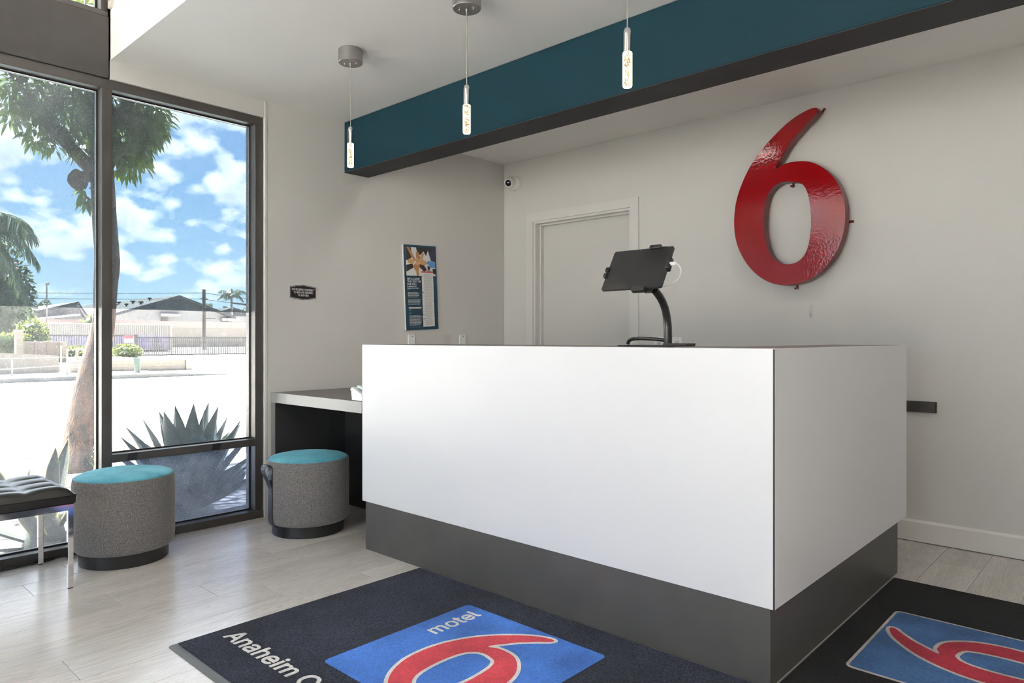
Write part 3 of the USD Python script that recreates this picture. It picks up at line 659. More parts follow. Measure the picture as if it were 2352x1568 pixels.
# ------------------------------------------------------------------ tablet on its stand
M_blkp = mat('black_plastic', (.016, .016, .017), .38); M_blkm = mat('black_metal', (.018, .018, .019), .28)
stn = thing('tablet_stand', 'black curved tablet stand on the white reception desk', 'tablet stand', (-1.441, 2.47, ZT))
bp_ = sbox(-.12, -.14, .085, .06).buffer(.012, join_style=1)
obj('base_plate', prism(bp_, .005), M_blkm, stn)
obj('arm', tube(curve([(0, .02, .004), (0, .02, .05), (0, .013, .11), (0, -.012, .165), (0, -.055, .205), (0, -.085, .222)], 28), np.linspace(.0165, .015, 28), 18), M_blkm, stn)
obj('loop', tube(curve([(-.165, -.02, .008), (-.158, -.02, .022), (-.135, -.02, .030), (-.09, -.015, .031), (-.04, .0, .028), (0, .015, .022)], 24), .0072, 12), M_blkm, stn)
obj('pad', prism(sbox(.01, -.02, .10, .045).buffer(.008), .007, .005), mat('brown_pad', (.06, .04, .035), .5), stn)
tb0 = np.array([-1.659, 2.333, 1.296]); tw, tt = np.array([1.0, 0, 0]), np.array([0, .104, .171]); tt = tt / np.linalg.norm(tt)
TWD, THT = .279, .196
tn_ = np.cross(tw, tt)                                   # towards the visitor: -y, +z
MT = frame(tb0, tw, tt, tn_)
MTS = trimesh.transformations.translation_matrix((1.441, -2.47, -ZT)) @ MT
obj('back_bracket', xf(cat(box(.12, .26, .06, .14, -.026, -.012, .003), box(.20, .235, -.012, .21, -.020, -.012, .002), box(-.008, .285, .085, .11, -.020, -.012, .002)), MTS), M_blkp, stn)
for bx0_, bx1_, by0_, by1_ in ((.17, .222, .188, .206), (.150, .212, -.014, .006), (-.009, .008, .062, .083), (-.009, .008, .090, .111), (.271, .289, .085, .107), (.271, .289, .115, .137)):
    obj('clamp', xf(box(bx0_, bx1_, by0_, by1_, -.013, .0105, .003), MTS), M_blkp, stn)
tab = thing('tablet', 'black tablet clamped on the curved stand, screen switched off', 'tablet', tuple(tb0))
MT0 = MT.copy(); MT0[:3, 3] = 0
rr = sbox(.010, .010, TWD - .010, THT - .010).buffer(.0095)
obj('body', xf(prism(rr, .0085, -.0085), MT0), mat('tablet_body', (.02, .02, .022), .4), tab)
obj('screen', xf(prism(rr.buffer(-.0012), .0006, .0), MT0), mat('tablet_screen', (.018, .018, .019), .12, spec=.45), tab)
obj('camera_dot', xf(lathe([(0, .0006), (.0026, .0006), (.0024, .0009), (0, .0009)], 14).apply_translation((.128, THT - .008, 0)), MT0), mat('lens_grey', (.06, .06, .07), .2), tab)
cb = thing('charging_cable', 'white charging cable plugged into the side of the tablet', 'cable')
M_cab = mat('cable_white', (.82, .82, .83), .4)
pl_ = (MT @ np.array([.288, .111, -.003, 1]))[:3]
obj('plug', cat(box(pl_[0] - .006, pl_[0] + .022, pl_[1] - .004, pl_[1] + .004, pl_[2] - .007, pl_[2] + .007, .002)), M_cab, cb)
obj('lead', tube(curve([pl_ + (.02, 0, 0), pl_ + (.034, .004, -.012), pl_ + (.038, .008, -.035), pl_ + (.02, .014, -.062), pl_ + (-.02, .018, -.08), pl_ + (-.055, .015, -.088), pl_ + (-.09, .0, -.106)], 36), .0022, 8), M_cab, cb)

# ------------------------------------------------------------------ floor mats
def pile(name, c, k=.35, speck=True):
    c = np.array(c)
    return usdkit.material(stage, f'/World/Looks/{name}', {
        "g": ("geometry", {}), "n": ("noise_texture", {"scale": 150.0, "detail": 3.0, "roughness": .75}), "nb": ("noise_texture", {"scale": 3.0, "detail": 4.0, "roughness": .6}),
        "r": ("rgb_ramp", {"ramp": [(.36, tuple(c * (1 - k))), (.64, tuple(c * (1 + k)))]}), "rb": ("map_range", {"from_min": .3, "from_max": .7, "to_min": .72, "to_max": 1.5}),
        "hs": ("hsv", {}), "v": ("voronoi_texture", {"scale": 26.0}), "sp": ("map_range", {"from_min": .035, "from_max": .025, "to_min": 0.0, "to_max": .45 if speck else 0.0, "clamp": True}),
        "mx": ("mix_color", {"b": (.5, .5, .5)}), "bp": ("bump", {"strength": .7, "distance": .006}),
        "p": ("principled_bsdf", {"roughness": 1.0, "specular_ior_level": .1, "sheen_weight": .06, "sheen_roughness": .6})},
        [("g.position", "n.vector"), ("g.position", "nb.vector"), ("g.position", "v.vector"), ("n.fac", "r.fac"), ("nb.fac", "rb.value"), ("r.color", "hs.color"), ("rb.result", "hs.value"),
         ("v.distance", "sp.value"), ("sp.result", "mx.fac"), ("hs.color", "mx.a"), ("mx.result", "p.base_color"), ("n.fac", "bp.height"), ("bp.normal", "p.normal")], surface="p.BSDF")
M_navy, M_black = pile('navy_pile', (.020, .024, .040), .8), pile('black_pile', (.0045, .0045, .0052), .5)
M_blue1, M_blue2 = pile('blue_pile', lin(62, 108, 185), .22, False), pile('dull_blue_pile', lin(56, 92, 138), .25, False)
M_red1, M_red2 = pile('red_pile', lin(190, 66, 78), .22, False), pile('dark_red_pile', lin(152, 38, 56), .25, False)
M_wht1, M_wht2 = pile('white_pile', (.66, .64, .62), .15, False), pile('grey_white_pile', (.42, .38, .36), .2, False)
M_rub = mat('mat_rubber', (.14, .15, .155), .6, bump=.1, bscale=90)
# the figure of the emblem, in units of the blue square (0..1 both ways)
mn = F6.min(0); sc6 = 1 / (F6[:, 1].max() - mn[1])
em = affinity.affine_transform(six, [sc6 * .93, 0, 0, sc6 * .985, -mn[0] * sc6 * .93, -mn[1] * sc6 * .985])
def emblem_mat(name, label, loc, rz, wid, hgt, sq, mats, border, lettering):
    """A rubber-backed mat; sq = (x0, y0, side) of the blue square; figure with a pale outline."""
    bk, blu, red, wht = mats
    t = thing(name, label, 'floor mat', loc, rz)
    obj('rubber_edge', prism(sbox(0, 0, wid, hgt).buffer(-.01).buffer(.01), .0035), M_rub, t)
    obj('pile_field', box(border[0], wid - border[1], border[2], hgt - border[3], .0035, .0085, .002), bk, t)
    x0, y0, s_, s2 = sq
    lg = affinity.translate(affinity.scale(em, xfact=s_ * .93, yfact=s2 * .955, origin=(0, 0)), x0 + s_ * .27, y0 + s2 * .025)
    lg = lg.buffer(-.003).buffer(.0)
    p = obj('emblem', prism(sbox(x0, y0, x0 + s_, y0 + s2).buffer(-.022).buffer(.022), .0012, .0085), blu, t, label='blue square emblem with a red 6')
    outl = lg.buffer(.013).difference(lg)
    obj('outline', prism(outl, .0014, .0087), wht, p)
    obj('figure', prism(lg, .0016, .0086), red, p)
    return t, p
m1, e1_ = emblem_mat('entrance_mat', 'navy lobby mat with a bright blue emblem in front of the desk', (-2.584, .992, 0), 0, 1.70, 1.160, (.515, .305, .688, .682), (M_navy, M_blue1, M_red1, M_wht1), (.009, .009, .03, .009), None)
tx = fit_text('Anaheim C', .068, .565, x=.075, y=.165, z=.0085, bold=True, depth=.0012)
obj('lettering', tx, M_wht1, m1)
tm = fit_text('motel', .066, .24, x=0, y=0, z=.0088, bold=True, depth=.0016)
obj('lettering', xf(tm, frame((.635, .705, 0), (0, 1, 0), (-1, 0, 0), (0, 0, 1))), M_wht1, e1_)
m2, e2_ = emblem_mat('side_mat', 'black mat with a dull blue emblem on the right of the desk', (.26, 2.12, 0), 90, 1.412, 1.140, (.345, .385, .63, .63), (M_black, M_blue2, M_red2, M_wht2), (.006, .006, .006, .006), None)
rim = sbox(.345, .385, .975, 1.015).buffer(-.022).buffer(.022)
obj('square_outline', prism(rim.buffer(.006).difference(rim.buffer(-.004)), .0013, .0086), M_wht2, e2_)

# floor cable along the window foot
fc = thing('floor_cable', 'thin black cable lying along the foot of the left window', 'cable')
obj('cord', tube(curve([(-3.995, .2, .006), (-3.985, .5, .005), (-4.0, .72, .005), (-4.012, .90, .012), (-4.018, 1.02, .022)], 24), .004, 8), M_gasket, fc)
obj('cord', tube(curve([(-4.01, .2, .006), (-4.008, .6, .006), (-3.997, .8, .006), (-4.015, 1.0, .006)], 24), .003, 8), mat('cable_green', (.02, .03, .025), .5), fc)

# ------------------------------------------------------------------ outside: ground, street, kerbs
GZ = -.15
def strip(pr, ya=-60., yb=130., thick=.3, n=1):
    """Ground band: profile of (x, z) swept along the street."""
    p = list(pr); poly = Polygon(p + [(p[-1][0], p[-1][1] - thick), (p[0][0], p[0][1] - thick)])
    return xf(prism(poly, yb - ya), frame((0, ya, 0), (1, 0, 0), (0, 0, 1), (0, 1, 0)) @ np.diag([1, 1, 1, 1]))
def ground_strip(name, label, pr, m, **k):
    g = strip(pr, **k); g.fix_normals()
    return tag(obj(name, g, m, None, smooth=False), label, kind='structure')
M_conc = mat('pale_concrete', (.66, .64, .60), .85, var=.08, vscale=.8)
M_asph = mat('worn_asphalt', (.56, .555, .545), .9, var=.10, vscale=.5)
M_kerb = mat('kerb_concrete', (.055, .056, .057), .9, var=.15, vscale=1.5)
M_gravel = mat('bark_mulch', (.10, .072, .056), .95, var=.55, vscale=38, bump=.6, bscale=60)
M_soil = mat('planter_soil', (.042, .040, .039), .95, var=.25, vscale=12, bump=.3, bscale=50)
M_lot = mat('lot_concrete', (.54, .53, .515), .9, var=.08, vscale=.5)
ground_strip('planting_bed', 'bare planting bed under the windows', [(-6.8, GZ - .02), (XL - T, GZ - .02)], M_soil)
ground_strip('sidewalk', 'pale concrete walk outside the windows', [(-7.3, GZ), (-6.8, GZ)], M_conc)
ground_strip('parkway', 'bark mulch strip around the street tree', [(-8.75, GZ - .015), (-7.3, GZ - .015)], M_gravel)
ground_strip('curb', 'near concrete kerb of the street', [(-8.95, GZ + .01), (-8.75, GZ + .01)], M_conc)
ground_strip('street', 'sunlit pale asphalt street', [(-23.72, GZ), (-8.95, GZ)], M_asph)
# far kerb: full height, then falls to a driveway
kp = []
for ya, yb, h0, h1 in ((-60, 9.2, .115, .115), (9.2, 11.3, .115, .012), (11.3, 130, .012, .012)):
    v = np.array([(-23.72, ya, GZ), (-23.72, yb, GZ), (-23.72, ya, GZ + h0), (-23.72, yb, GZ + h1), (-23.9, ya, GZ + h0), (-23.9, yb, GZ + h1), (-23.9, ya, GZ - .1), (-23.9, yb, GZ - .1), (-23.72, ya, GZ - .1), (-23.72, yb, GZ - .1)])
    kp.append(trimesh.convex.convex_hull(v))
obj('curb', cat(*kp), M_kerb, None, smooth=False, label='far concrete kerb dropping to a driveway', kind='structure')
def sheet(xs, zs, ya, yb):
    pr = list(zip(xs, zs)); g = strip(pr, ya, yb); g.fix_normals(); return g
obj('sidewalk', sheet([-26.35, -23.9], [GZ + .125, GZ + .115], -60, 9.3), M_conc, None, smooth=False, label='far sidewalk in front of the block wall', kind='structure')
obj('driveway', sheet([-26.35, -23.9], [GZ + .10, GZ + .01], 9.3, 130), M_conc, None, smooth=False, label='driveway apron across the street', kind='structure')
obj('yard', sheet([-90, -52, -46, -40, -26.35], [.62, .55, .42, .16, GZ + .11], -60, 130), M_lot, None, smooth=False, label='pale concrete yard behind the fence', kind='structure')
obj('far_ground', sheet([-400, -90], [.62, .62], -300, 420), M_lot, None, smooth=False, label='flat ground far beyond the yard', kind='structure')
obj('forecourt', box(XL - T, 40, -60, YF - .16, -.3, -.03), M_conc, None, smooth=False, label='concrete forecourt before the storefront', kind='structure')  # out of view, kept pale to bounce sunlight into the room
# unseen roof overhang and wall band, placed to keep direct sun off the windows
M_eave = mat('eave_stucco', (.55, .53, .5), .85)
obj('eave', box(XL - T - 2.15, XR + .2, YF - .4, YB + 1.5, 4.0, 4.2), M_eave, None, smooth=False, label='broad roof eave over the windows', kind='structure')
obj('parapet', cat(box(XL - T, XL, YF, YB + .2, ZH + .2, 4.0), box(XL - T, XR, YF - .15, YF, ZH + .2, 4.0)), M_eave, None, smooth=False, label='wall band under the eave', kind='structure')

# ------------------------------------------------------------------ plants: leaf builders
def leaf_cards(C, D, N, L, Wd, droop=.25):
    """Folded pointed leaves: centres C, long axes D, face normals N, lengths L, widths Wd -> one mesh (8 triangles each)."""
    D = D / np.linalg.norm(D, axis=1, keepdims=True); S = np.cross(D, N); S /= np.linalg.norm(S, axis=1, keepdims=True) + 1e-9; U = np.cross(S, D)
    L, Wd = L[:, None], Wd[:, None]
    dn = np.array([0, 0, -1.0])
    pts = [C, C + D * L * .3 + U * 0, C + D * L * .65 + dn * L * droop * .35, C + D * L + dn * L * droop,
           C + D * L * .28 + S * Wd * .5 + U * Wd * .12, C + D * L * .28 - S * Wd * .5 + U * Wd * .12,
           C + D * L * .64 + S * Wd * .38 + U * Wd * .1 + dn * L * droop * .35, C + D * L * .64 - S * Wd * .38 + U * Wd * .1 + dn * L * droop * .35]
    V = np.stack(pts, 1).reshape(-1, 3)
    f = np.array([(0, 4, 1), (0, 1, 5), (1, 4, 6), (1, 6, 2), (1, 2, 7), (1, 7, 5), (2, 6, 3), (2, 3, 7)])
    return V, (f[None] + (np.arange(len(C)) * 8)[:, None, None]).reshape(-1, 3)
def rand_dirs(n, r):
    d = r.normal(size=(n, 3)); return d / np.linalg.norm(d, axis=1, keepdims=True)
def clump(c, rad, n, r, lo=.55):
    d = rand_dirs(n, r); return np.array(c) + d * np.array(rad) * (r.uniform(lo, 1, (n, 1)) ** .6), d
M_leaf = leaf_mat('tree_leaf', (.016, .027, .012), (.13, .20, .03), .40)
M_bark = usdkit.material(stage, '/World/Looks/tree_bark', {
    "g": ("geometry", {}), "mp": ("mapping", {"scale": (7, 7, 1.6)}), "n": ("noise_texture", {"scale": 1.0, "detail": 7.0, "roughness": .68, "distortion": .8}),
    "r": ("rgb_ramp", {"ramp": [(.36, (.014, .013, .012)), (.44, (.034, .028, .026)), (.52, (.088, .056, .042)), (.58, (.048, .041, .038)), (.68, (.12, .085, .065))]}),
    "m2": ("mapping", {"scale": (60, 60, 9)}), "n2": ("noise_texture", {"scale": 1.0, "detail": 4.0}), "bp": ("bump", {"strength": .6, "distance": .02}),
    "p": ("principled_bsdf", {"roughness": .9, "specular_ior_level": .2})},
    [("g.position", "mp.vector"), ("mp.vector", "n.vector"), ("n.fac", "r.fac"), ("r.color", "p.base_color"), ("g.position", "m2.vector"), ("m2.vector", "n2.vector"), ("n2.fac", "bp.height"), ("bp.normal", "p.normal")], surface="p.BSDF")

# ---- street tree
TX = -7.7
tr = thing('street_tree', 'tall street tree with leaning peeling trunk and broad drooping leaves', 'tree', (TX, 2.06, GZ))
LT = trimesh.transformations.translation_matrix((-TX, -2.06, -GZ))
tk = [(.06, 2.06, -.2, .21), (.05, 2.075, -.08, .18), (.03, 2.11, .1, .145), (.0, 2.16, .4, .13), (0, 2.215, .7, .118), (0, 2.275, .95, .108), (0, 2.345, 1.3, .104), (0, 2.36, 1.65, .107), (0, 2.37, 1.87, .112), (0, 2.355, 2.2, .113), (0, 2.34, 2.5, .108), (0, 2.325, 2.75, .105), (0, 2.31, 3.05, .098), (.02, 2.30, 3.5, .09), (.05, 2.33, 4.2, .075), (.05, 2.36, 5.0, .05), (0, 2.4, 5.7, .02)]
kk = curve([t[:3] for t in tk], 60); rr_ = np.interp(np.linspace(0, 1, 60), np.linspace(0, 1, len(tk)), [t[3] for t in tk])
d_ = np.r_[0, np.cumsum(np.linalg.norm(np.diff(np.array([t[:3] for t in tk]), axis=0), axis=1))]; d_ /= d_[-1]
rr_ = np.interp(np.linspace(0, 1, 60), d_, [t[3] for t in tk])
kk[:, 0] += TX
tm_ = tube(kk, rr_, 20); v = tm_.vertices
nn_ = meshkit.fbm(np.array(v) * np.array([9, 9, 2.2]), 3, 3) - .5
cen = kk[np.argmin(np.abs(v[:, None, 2] - kk[None, :, 2]), axis=1)]
tm_.vertices = cen + (v - cen) * (1 + .28 * nn_[:, None])
obj('trunk', xf(tm_, LT), M_bark, tr, smooth=60)
br = [([(0, 2.30, 2.70), (.02, 2.17, 2.82), (.04, 2.03, 2.95), (.06, 1.88, 3.09), (.1, 1.72, 3.3), (.1, 1.5, 3.6), (0, 1.2, 4.0)], .07, .02),
      ([(0, 2.32, 3.0), (.0, 2.45, 3.3), (.05, 2.65, 3.6), (.1, 2.85, 4.0), (.1, 3.0, 4.5)], .06, .02),
      ([(.0, 2.32, 3.3), (.35, 2.25, 3.7), (.8, 2.1, 4.1), (1.2, 2.0, 4.4)], .05, .018),
      ([(.0, 2.32, 3.5), (-.35, 2.3, 3.9), (-.8, 2.5, 4.3)], .05, .018),
      ([(0.02, 2.28, 2.42), (.05, 2.2, 2.46), (.05, 2.15, 2.5)], .02, .008)]
for pts, ra, rb in br:
    p_ = curve(pts, 16); p_[:, 0] += TX; obj('branch', xf(tube(p_, np.linspace(ra, rb, 16), 12), LT), M_bark, tr, smooth=60)
bl = trimesh.creation.icosphere(3, 1.0); bv = np.array(bl.vertices); bl.vertices = bv * (1 + .55 * (meshkit.fbm(bv * 2.2, 3, 5)[:, None] - .5)) * np.array([.07, .085, .10]) + np.array([TX + .04, 2.105, 2.635])
obj('burl', xf(cat(bl, tube([(TX + .02, 2.12, 2.66), (TX + .01, 2.22, 2.70), (TX, 2.30, 2.72)], [.06, .055, .06], 12)), LT), M_bark, tr, smooth=60)
r = np.random.default_rng(11)
cl_ = [((TX, 1.78, 3.36), (.3, .24, .26), 260), ((TX + .05, 2.02, 3.26), (.3, .28, .24), 400), ((TX, 2.14, 3.55), (.3, .4, .3), 400), ((TX - .05, 2.35, 3.2), (.22, .2, .3), 170),
       ((TX + .05, 2.56, 3.20), (.34, .25, .36), 560), ((TX + .05, 2.56, 2.95), (.28, .18, .22), 190), ((TX + .1, 2.70, 3.36), (.3, .22, .30), 380), ((TX, 2.50, 3.6), (.35, .5, .3), 260),
       ((TX, 1.58, 3.16), (.14, .09, .12), 55), ((TX, 1.60, 3.42), (.2, .14, .16), 90), ((TX, 1.76, 3.0), (.12, .10, .10), 50), ((TX, 1.90, 2.93), (.08, .06, .06), 22), ((TX + .03, 2.18, 2.50), (.07, .055, .10), 45), ((TX, 2.13, 2.93), (.12, .10, .08), 50),
       ((TX + .1, 1.9, 4.2), (1.3, 1.0, .55), 1300), ((TX + .1, 2.7, 4.5), (1.4, 1.1, .7), 1500), ((TX + .2, 2.2, 5.2), (1.3, 1.2, .6), 1200), ((TX + .1, .9, 4.1), (.8, .7, .45), 600)]
Cs, Ds, Ns = [], [], []
for c_, rad, n_ in cl_:
    C_, d_ = clump(c_, rad, n_, r, .25)
    out = d_ + r.normal(scale=.5, size=(n_, 3)); out[:, 2] -= .75
    Cs.append(C_); Ds.append(out); Ns.append(np.array([0, 0, 1.0]) + r.normal(scale=.45, size=(n_, 3)))
C_, D_, N_ = np.vstack(Cs), np.vstack(Ds), np.vstack(Ns)
L_ = r.uniform(.08, .128, len(C_)); W_ = L_ * r.uniform(.30, .40, len(C_))
keep = np.ones(len(C_), bool)
cand = np.where((C_[:, 2] < 3.7))[0]
score = -(C_[cand, 0]) + (C_[cand, 1] > 2.4) * -.0 - .6 * C_[cand, 2] * 0
sel = cand[np.argsort(-score + r.normal(scale=.05, size=len(cand)))][:280]
for i in sel:
    V_, F_ = leaf_cards(C_[i:i+1], D_[i:i+1], N_[i:i+1], L_[i:i+1], W_[i:i+1])
    obj('leaf', xf(trimesh.Trimesh(V_, F_, process=False), LT), M_leaf, tr, smooth=True)
keep[sel] = False
V_, F_ = leaf_cards(C_[keep], D_[keep], N_[keep], L_[keep], W_[keep])
obj('foliage', xf(trimesh.Trimesh(V_, F_, process=False), LT), M_leaf, tr, smooth=True, kind='stuff')

# ---- agaves in the bed
def agave_leaf(az_, el_, L, w, curl, base=.05, fold=.35, thick=.012):
    """One thick channelled blade, tapering to a spine."""
    n = 9; t = np.linspace(0, 1, n)
    wid = w * np.interp(t, [0, .12, .45, .75, .93, 1], [.75, .8, 1.0, .72, .22, .0])
    e = el_ + curl * t
    ds = L / (n - 1); rad_, zz = [base], [0.0]
    for k in range(1, n):
        rad_.append(rad_[-1] + ds * math.cos(e[k])); zz.append(zz[-1] + ds * math.sin(e[k]))
    rad_, zz = np.array(rad_), np.array(zz)
    V, Fc = [], []
    for k in range(n):
        nz, nr = math.cos(e[k]), -math.sin(e[k])
        for s in (-1, -.5, 0, .5, 1):
            h = fold * wid[k] * .5 * s * s
            V.append((rad_[k] + nr * h, s * wid[k] * .5, zz[k] + nz * h))
        for s in (.5, 0, -.5):
            h = fold * wid[k] * .5 * s * s - thick * (1 - t[k] * .9) * (1 - s * s * .6)
            V.append((rad_[k] + nr * h, s * wid[k] * .5, zz[k] + nz * h))
    for k in range(n - 1):
        for j in range(8):
            a, b = k * 8 + j, k * 8 + (j + 1) % 8; Fc += [(a, b, b + 8), (a, b + 8, a + 8)]
    m = trimesh.Trimesh(np.array(V), np.array(Fc), process=False)
    m.apply_transform(trimesh.transformations.rotation_matrix(az_, (0, 0, 1))); m.fix_normals(); return m
def agave_mat(name, mid, edge):
    return usdkit.material(stage, f'/World/Looks/{name}', {
        "g": ("geometry", {}), "n": ("noise_texture", {"scale": 14.0, "detail": 4.0}), "r": ("rgb_ramp", {"ramp": [(.3, tuple(np.array(mid) * .8)), (.7, tuple(np.array(mid) * 1.2))]}),
        "p": ("principled_bsdf", {"roughness": .55}), "t": ("translucent_bsdf", {"color": edge}), "m": ("mix_closure", {"fac": .14})},
        [("g.position", "n.vector"), ("n.fac", "r.fac"), ("r.color", "p.base_color"), ("p.BSDF", "m.closure1"), ("t.BSDF", "m.closure2")], surface="m.closure")
M_ag = agave_mat('blue_agave', (.020, .037, .043), (.04, .06, .05)); M_agy = agave_mat('grey_agave', (.022, .032, .028), (.06, .07, .03)); M_yel = mat('yellow_margin', (.34, .29, .09), .55)
def agave(loc, label, spec, m, seed, margin=None, group=None):
    t = thing('agave', label, 'agave', loc, 0, group)
    obj('heart', lathe([(0, -.12), (.10, -.12), (.12, .02), (.09, .14), (.04, .22), (0, .24)], 20), m, t)
    r_ = np.random.default_rng(seed); ga = 2.39996
    for k, (el_, L, w, cu) in enumerate(spec):
        a = k * ga + r_.uniform(-.2, .2)
        g = agave_leaf(a, math.radians(el_), L * r_.uniform(.93, 1.07), w, math.radians(cu), base=.05 + .04 * (1 - el_ / 90))
        g.apply_translation((0, 0, .02 + .16 * el_ / 90))
        lf = obj('leaf', g, m, t, smooth=50)
        if margin is not None and k < 6:
            v_ = np.array(g.vertices).reshape(-1, 8, 3)
            obj('margin', cat(tube(v_[:, 0], np.linspace(.005, .0015, len(v_)), 6), tube(v_[:, 4], np.linspace(.005, .0015, len(v_)), 6)), margin, lf)
    return t
spec = [(87 - 1.72 * k + (3 if k % 3 == 0 else 0), (.60 if k < 30 else .60 - .006 * (k - 30)) * (1.0 - .09 * (k % 4 == 1)), .135 if k < 8 else .165, 1 + .22 * k) for k in range(45)]
agave((-4.98, 2.06, GZ + .02), 'large blue-grey agave outside the right window pane', spec, M_ag, 4)
spec2 = [(80, .47, .085, 1), (66, .50, .09, 2), (62, .50, .09, 2), (57, .48, .09, 3), (44, .46, .095, 4), (38, .45, .095, 5), (30, .44, .095, 6), (24, .44, .095, 8), (16, .42, .095, 8), (8, .40, .095, 8), (2, .38, .095, 8), (28, .42, .10, 5), (20, .42, .10, 5), (14, .42, .10, 5), (10, .42, .10, 5), (5, .42, .10, 5), (0, .42, .10, 5), (-4, .40, .10, 5)]
agave((-4.72, 1.13, GZ + .02), 'grey agave with yellow leaf edges behind the tufted bench', spec2, M_agy, 9, M_yel)
wp_ = thing('seedling', 'thin pale weed standing in the planting bed by the window mullion', 'weed', (-5.55, 1.62, GZ))
obj('stem', tube([(0, 0, 0), (.01, .01, .25), (.0, .0, .5)], [.004, .003, .001], 6), M_leaf, wp_)
nW = 26; aw = r.uniform(0, 6.28, nW); zw_ = np.linspace(.15, .48, nW)
V_, F_ = leaf_cards(np.stack([0 * aw, 0 * aw, zw_], 1), np.stack([np.cos(aw), np.sin(aw), .5 + 0 * aw], 1), np.tile([0, 0, 1.0], (nW, 1)), np.linspace(.09, .03, nW), np.full(nW, .008), 0)
obj('needles', trimesh.Trimesh(V_, F_, process=False), M_leaf, wp_, smooth=True)

# ---- shrubs, hedges and trees across the street
M_hedge = leaf_mat('hedge_leaf', (.022, .038, .012), (.14, .17, .03), .28); M_darkleaf = leaf_mat('dark_leaf', (.02, .034, .016), (.06, .10, .03), .25)
def shrub(name, label, catg, base, rad, n, lsize, m, seed, box_=False, trunk=None, group=None):
    r_ = np.random.default_rng(seed); t = thing(name, label, catg, base, 0, group)
    zc = rad[2] + (trunk or 0)
    if box_:
        u = r_.uniform(-1, 1, (n, 3)); ax = r_.integers(0, 3, n); u[np.arange(n), ax] = np.sign(u[np.arange(n), ax]) * r_.uniform(.85, 1.03, n); d = u
        core = box(-rad[0] * .9, rad[0] * .9, -rad[1] * .9, rad[1] * .9, 0, rad[2] * 1.9)
    else:
        d = rand_dirs(n, r_) * r_.uniform(.78, 1.06, (n, 1)); core = trimesh.creation.icosphere(3, 1.0); cv = np.array(core.vertices)
        core.vertices = cv * (.86 + .3 * (meshkit.fbm(cv * 1.8, 3, seed)[:, None] - .5)) * np.array(rad) + np.array([0, 0, zc])
        d = d * (1 + .5 * (meshkit.fbm(d * 1.8, 3, seed)[:, None] - .5))
    C0 = d * np.array(rad) + np.array([0, 0, zc])
    obj('core', core, m, t, smooth=True)
    V0, F0 = leaf_cards(C0, d + r_.normal(scale=.6, size=(n, 3)), rand_dirs(n, r_), r_.uniform(.7, 1.3, n) * lsize, r_.uniform(.4, .6, n) * lsize, .2)
    obj('foliage', trimesh.Trimesh(V0, F0, process=False), m, t, smooth=True, kind='stuff')
    if trunk: obj('trunk', tube([(0, 0, -.1), (0, 0, zc)], [.16, .1], 10), M_bark, t)
    return t
shrub('tree', 'dense dark tree beyond the low wall at the left edge', 'tree', (-33.6, 6.45, 0), (1.4, 1.1, 2.4), 2600, .22, M_darkleaf, 21)
shrub('bush', 'sunlit green bush behind the tall pillar', 'bush', (-30.5, 6.85, .1), (.7, .52, .85), 1200, .14, M_hedge, 22)
shrub('hedge', 'clipped hedge on the low wall at the left edge', 'hedge', (-29.2, 5.55, .45), (.5, .75, .40), 1300, .12, M_hedge, 23, True)
shrub('bush', 'low dark shrub before the left fence section', 'bush', (-33.5, 9.1, .15), (.5, .68, .3), 700, .12, M_hedge, 24)
shrub('bush', 'low round shrub at the foot of the fence sign', 'bush', (-36.5, 12.1, .12), (.5, .62, .34), 800, .12, M_hedge, 25)
shrub('bush', 'pale green bush in front of the sunlit roofs', 'bush', (-48.2, 13.9, .45), (.5, .55, 1.05), 500, .14, M_hedge, 26)
shrub('bush', 'tiny far tree beside the lamp pole', 'tree', (-95, 22.6, .62), (1.0, .8, 1.0), 300, .3, M_darkleaf, 27, trunk=2.9)
shrub('bush', 'second tiny far tree right of the lamp pole', 'tree', (-95, 25.3, .62), (1.0, .9, .9), 300, .3, M_darkleaf, 28, trunk=2.8)

# ---- palms
M_frond = leaf_mat('palm_frond', (.03, .048, .03), (.09, .13, .045), .3)
M_ptrunk = mat('palm_trunk', (.20, .16, .125), .9, var=.3, vscale=6)
def frond(L, rise, fall, n=34, leafl=.5, seed=0, hang=.75):
    r_ = np.random.default_rng(seed); t = np.linspace(0, 1, n)
    p = np.stack([L * (t - .12 * t ** 3), 0 * t, rise * t - fall * t ** 2.2], 1)
    m = [tube(p, np.linspace(.028, .006, n), 5)]
    tn = np.gradient(p, axis=0); tn /= np.linalg.norm(tn, axis=1, keepdims=True)
    for s in (-1, 1):
        k = np.repeat(np.arange(3, n), 2); C0 = p[k] + tn[k] * r_.uniform(0, L / n, (len(k), 1))
        D0 = tn[k] * .55 + np.array([0, s * 1.0, 0]) * r_.uniform(.35, .9, (len(k), 1)) + np.array([0, 0, -hang]) * r_.uniform(.5, 1.3, (len(k), 1))
        ll = leafl * np.interp(k / n, [0, .2, .7, 1], [.5, 1, .9, .4]) * r_.uniform(.8, 1.1, len(k))
        V0, F0 = leaf_cards(C0, D0, np.tile([0, .3, 1.0], (len(k), 1)), ll, np.full(len(k), leafl * .055), .25); m.append(trimesh.Trimesh(V0, F0, process=False))
    return cat(*m)
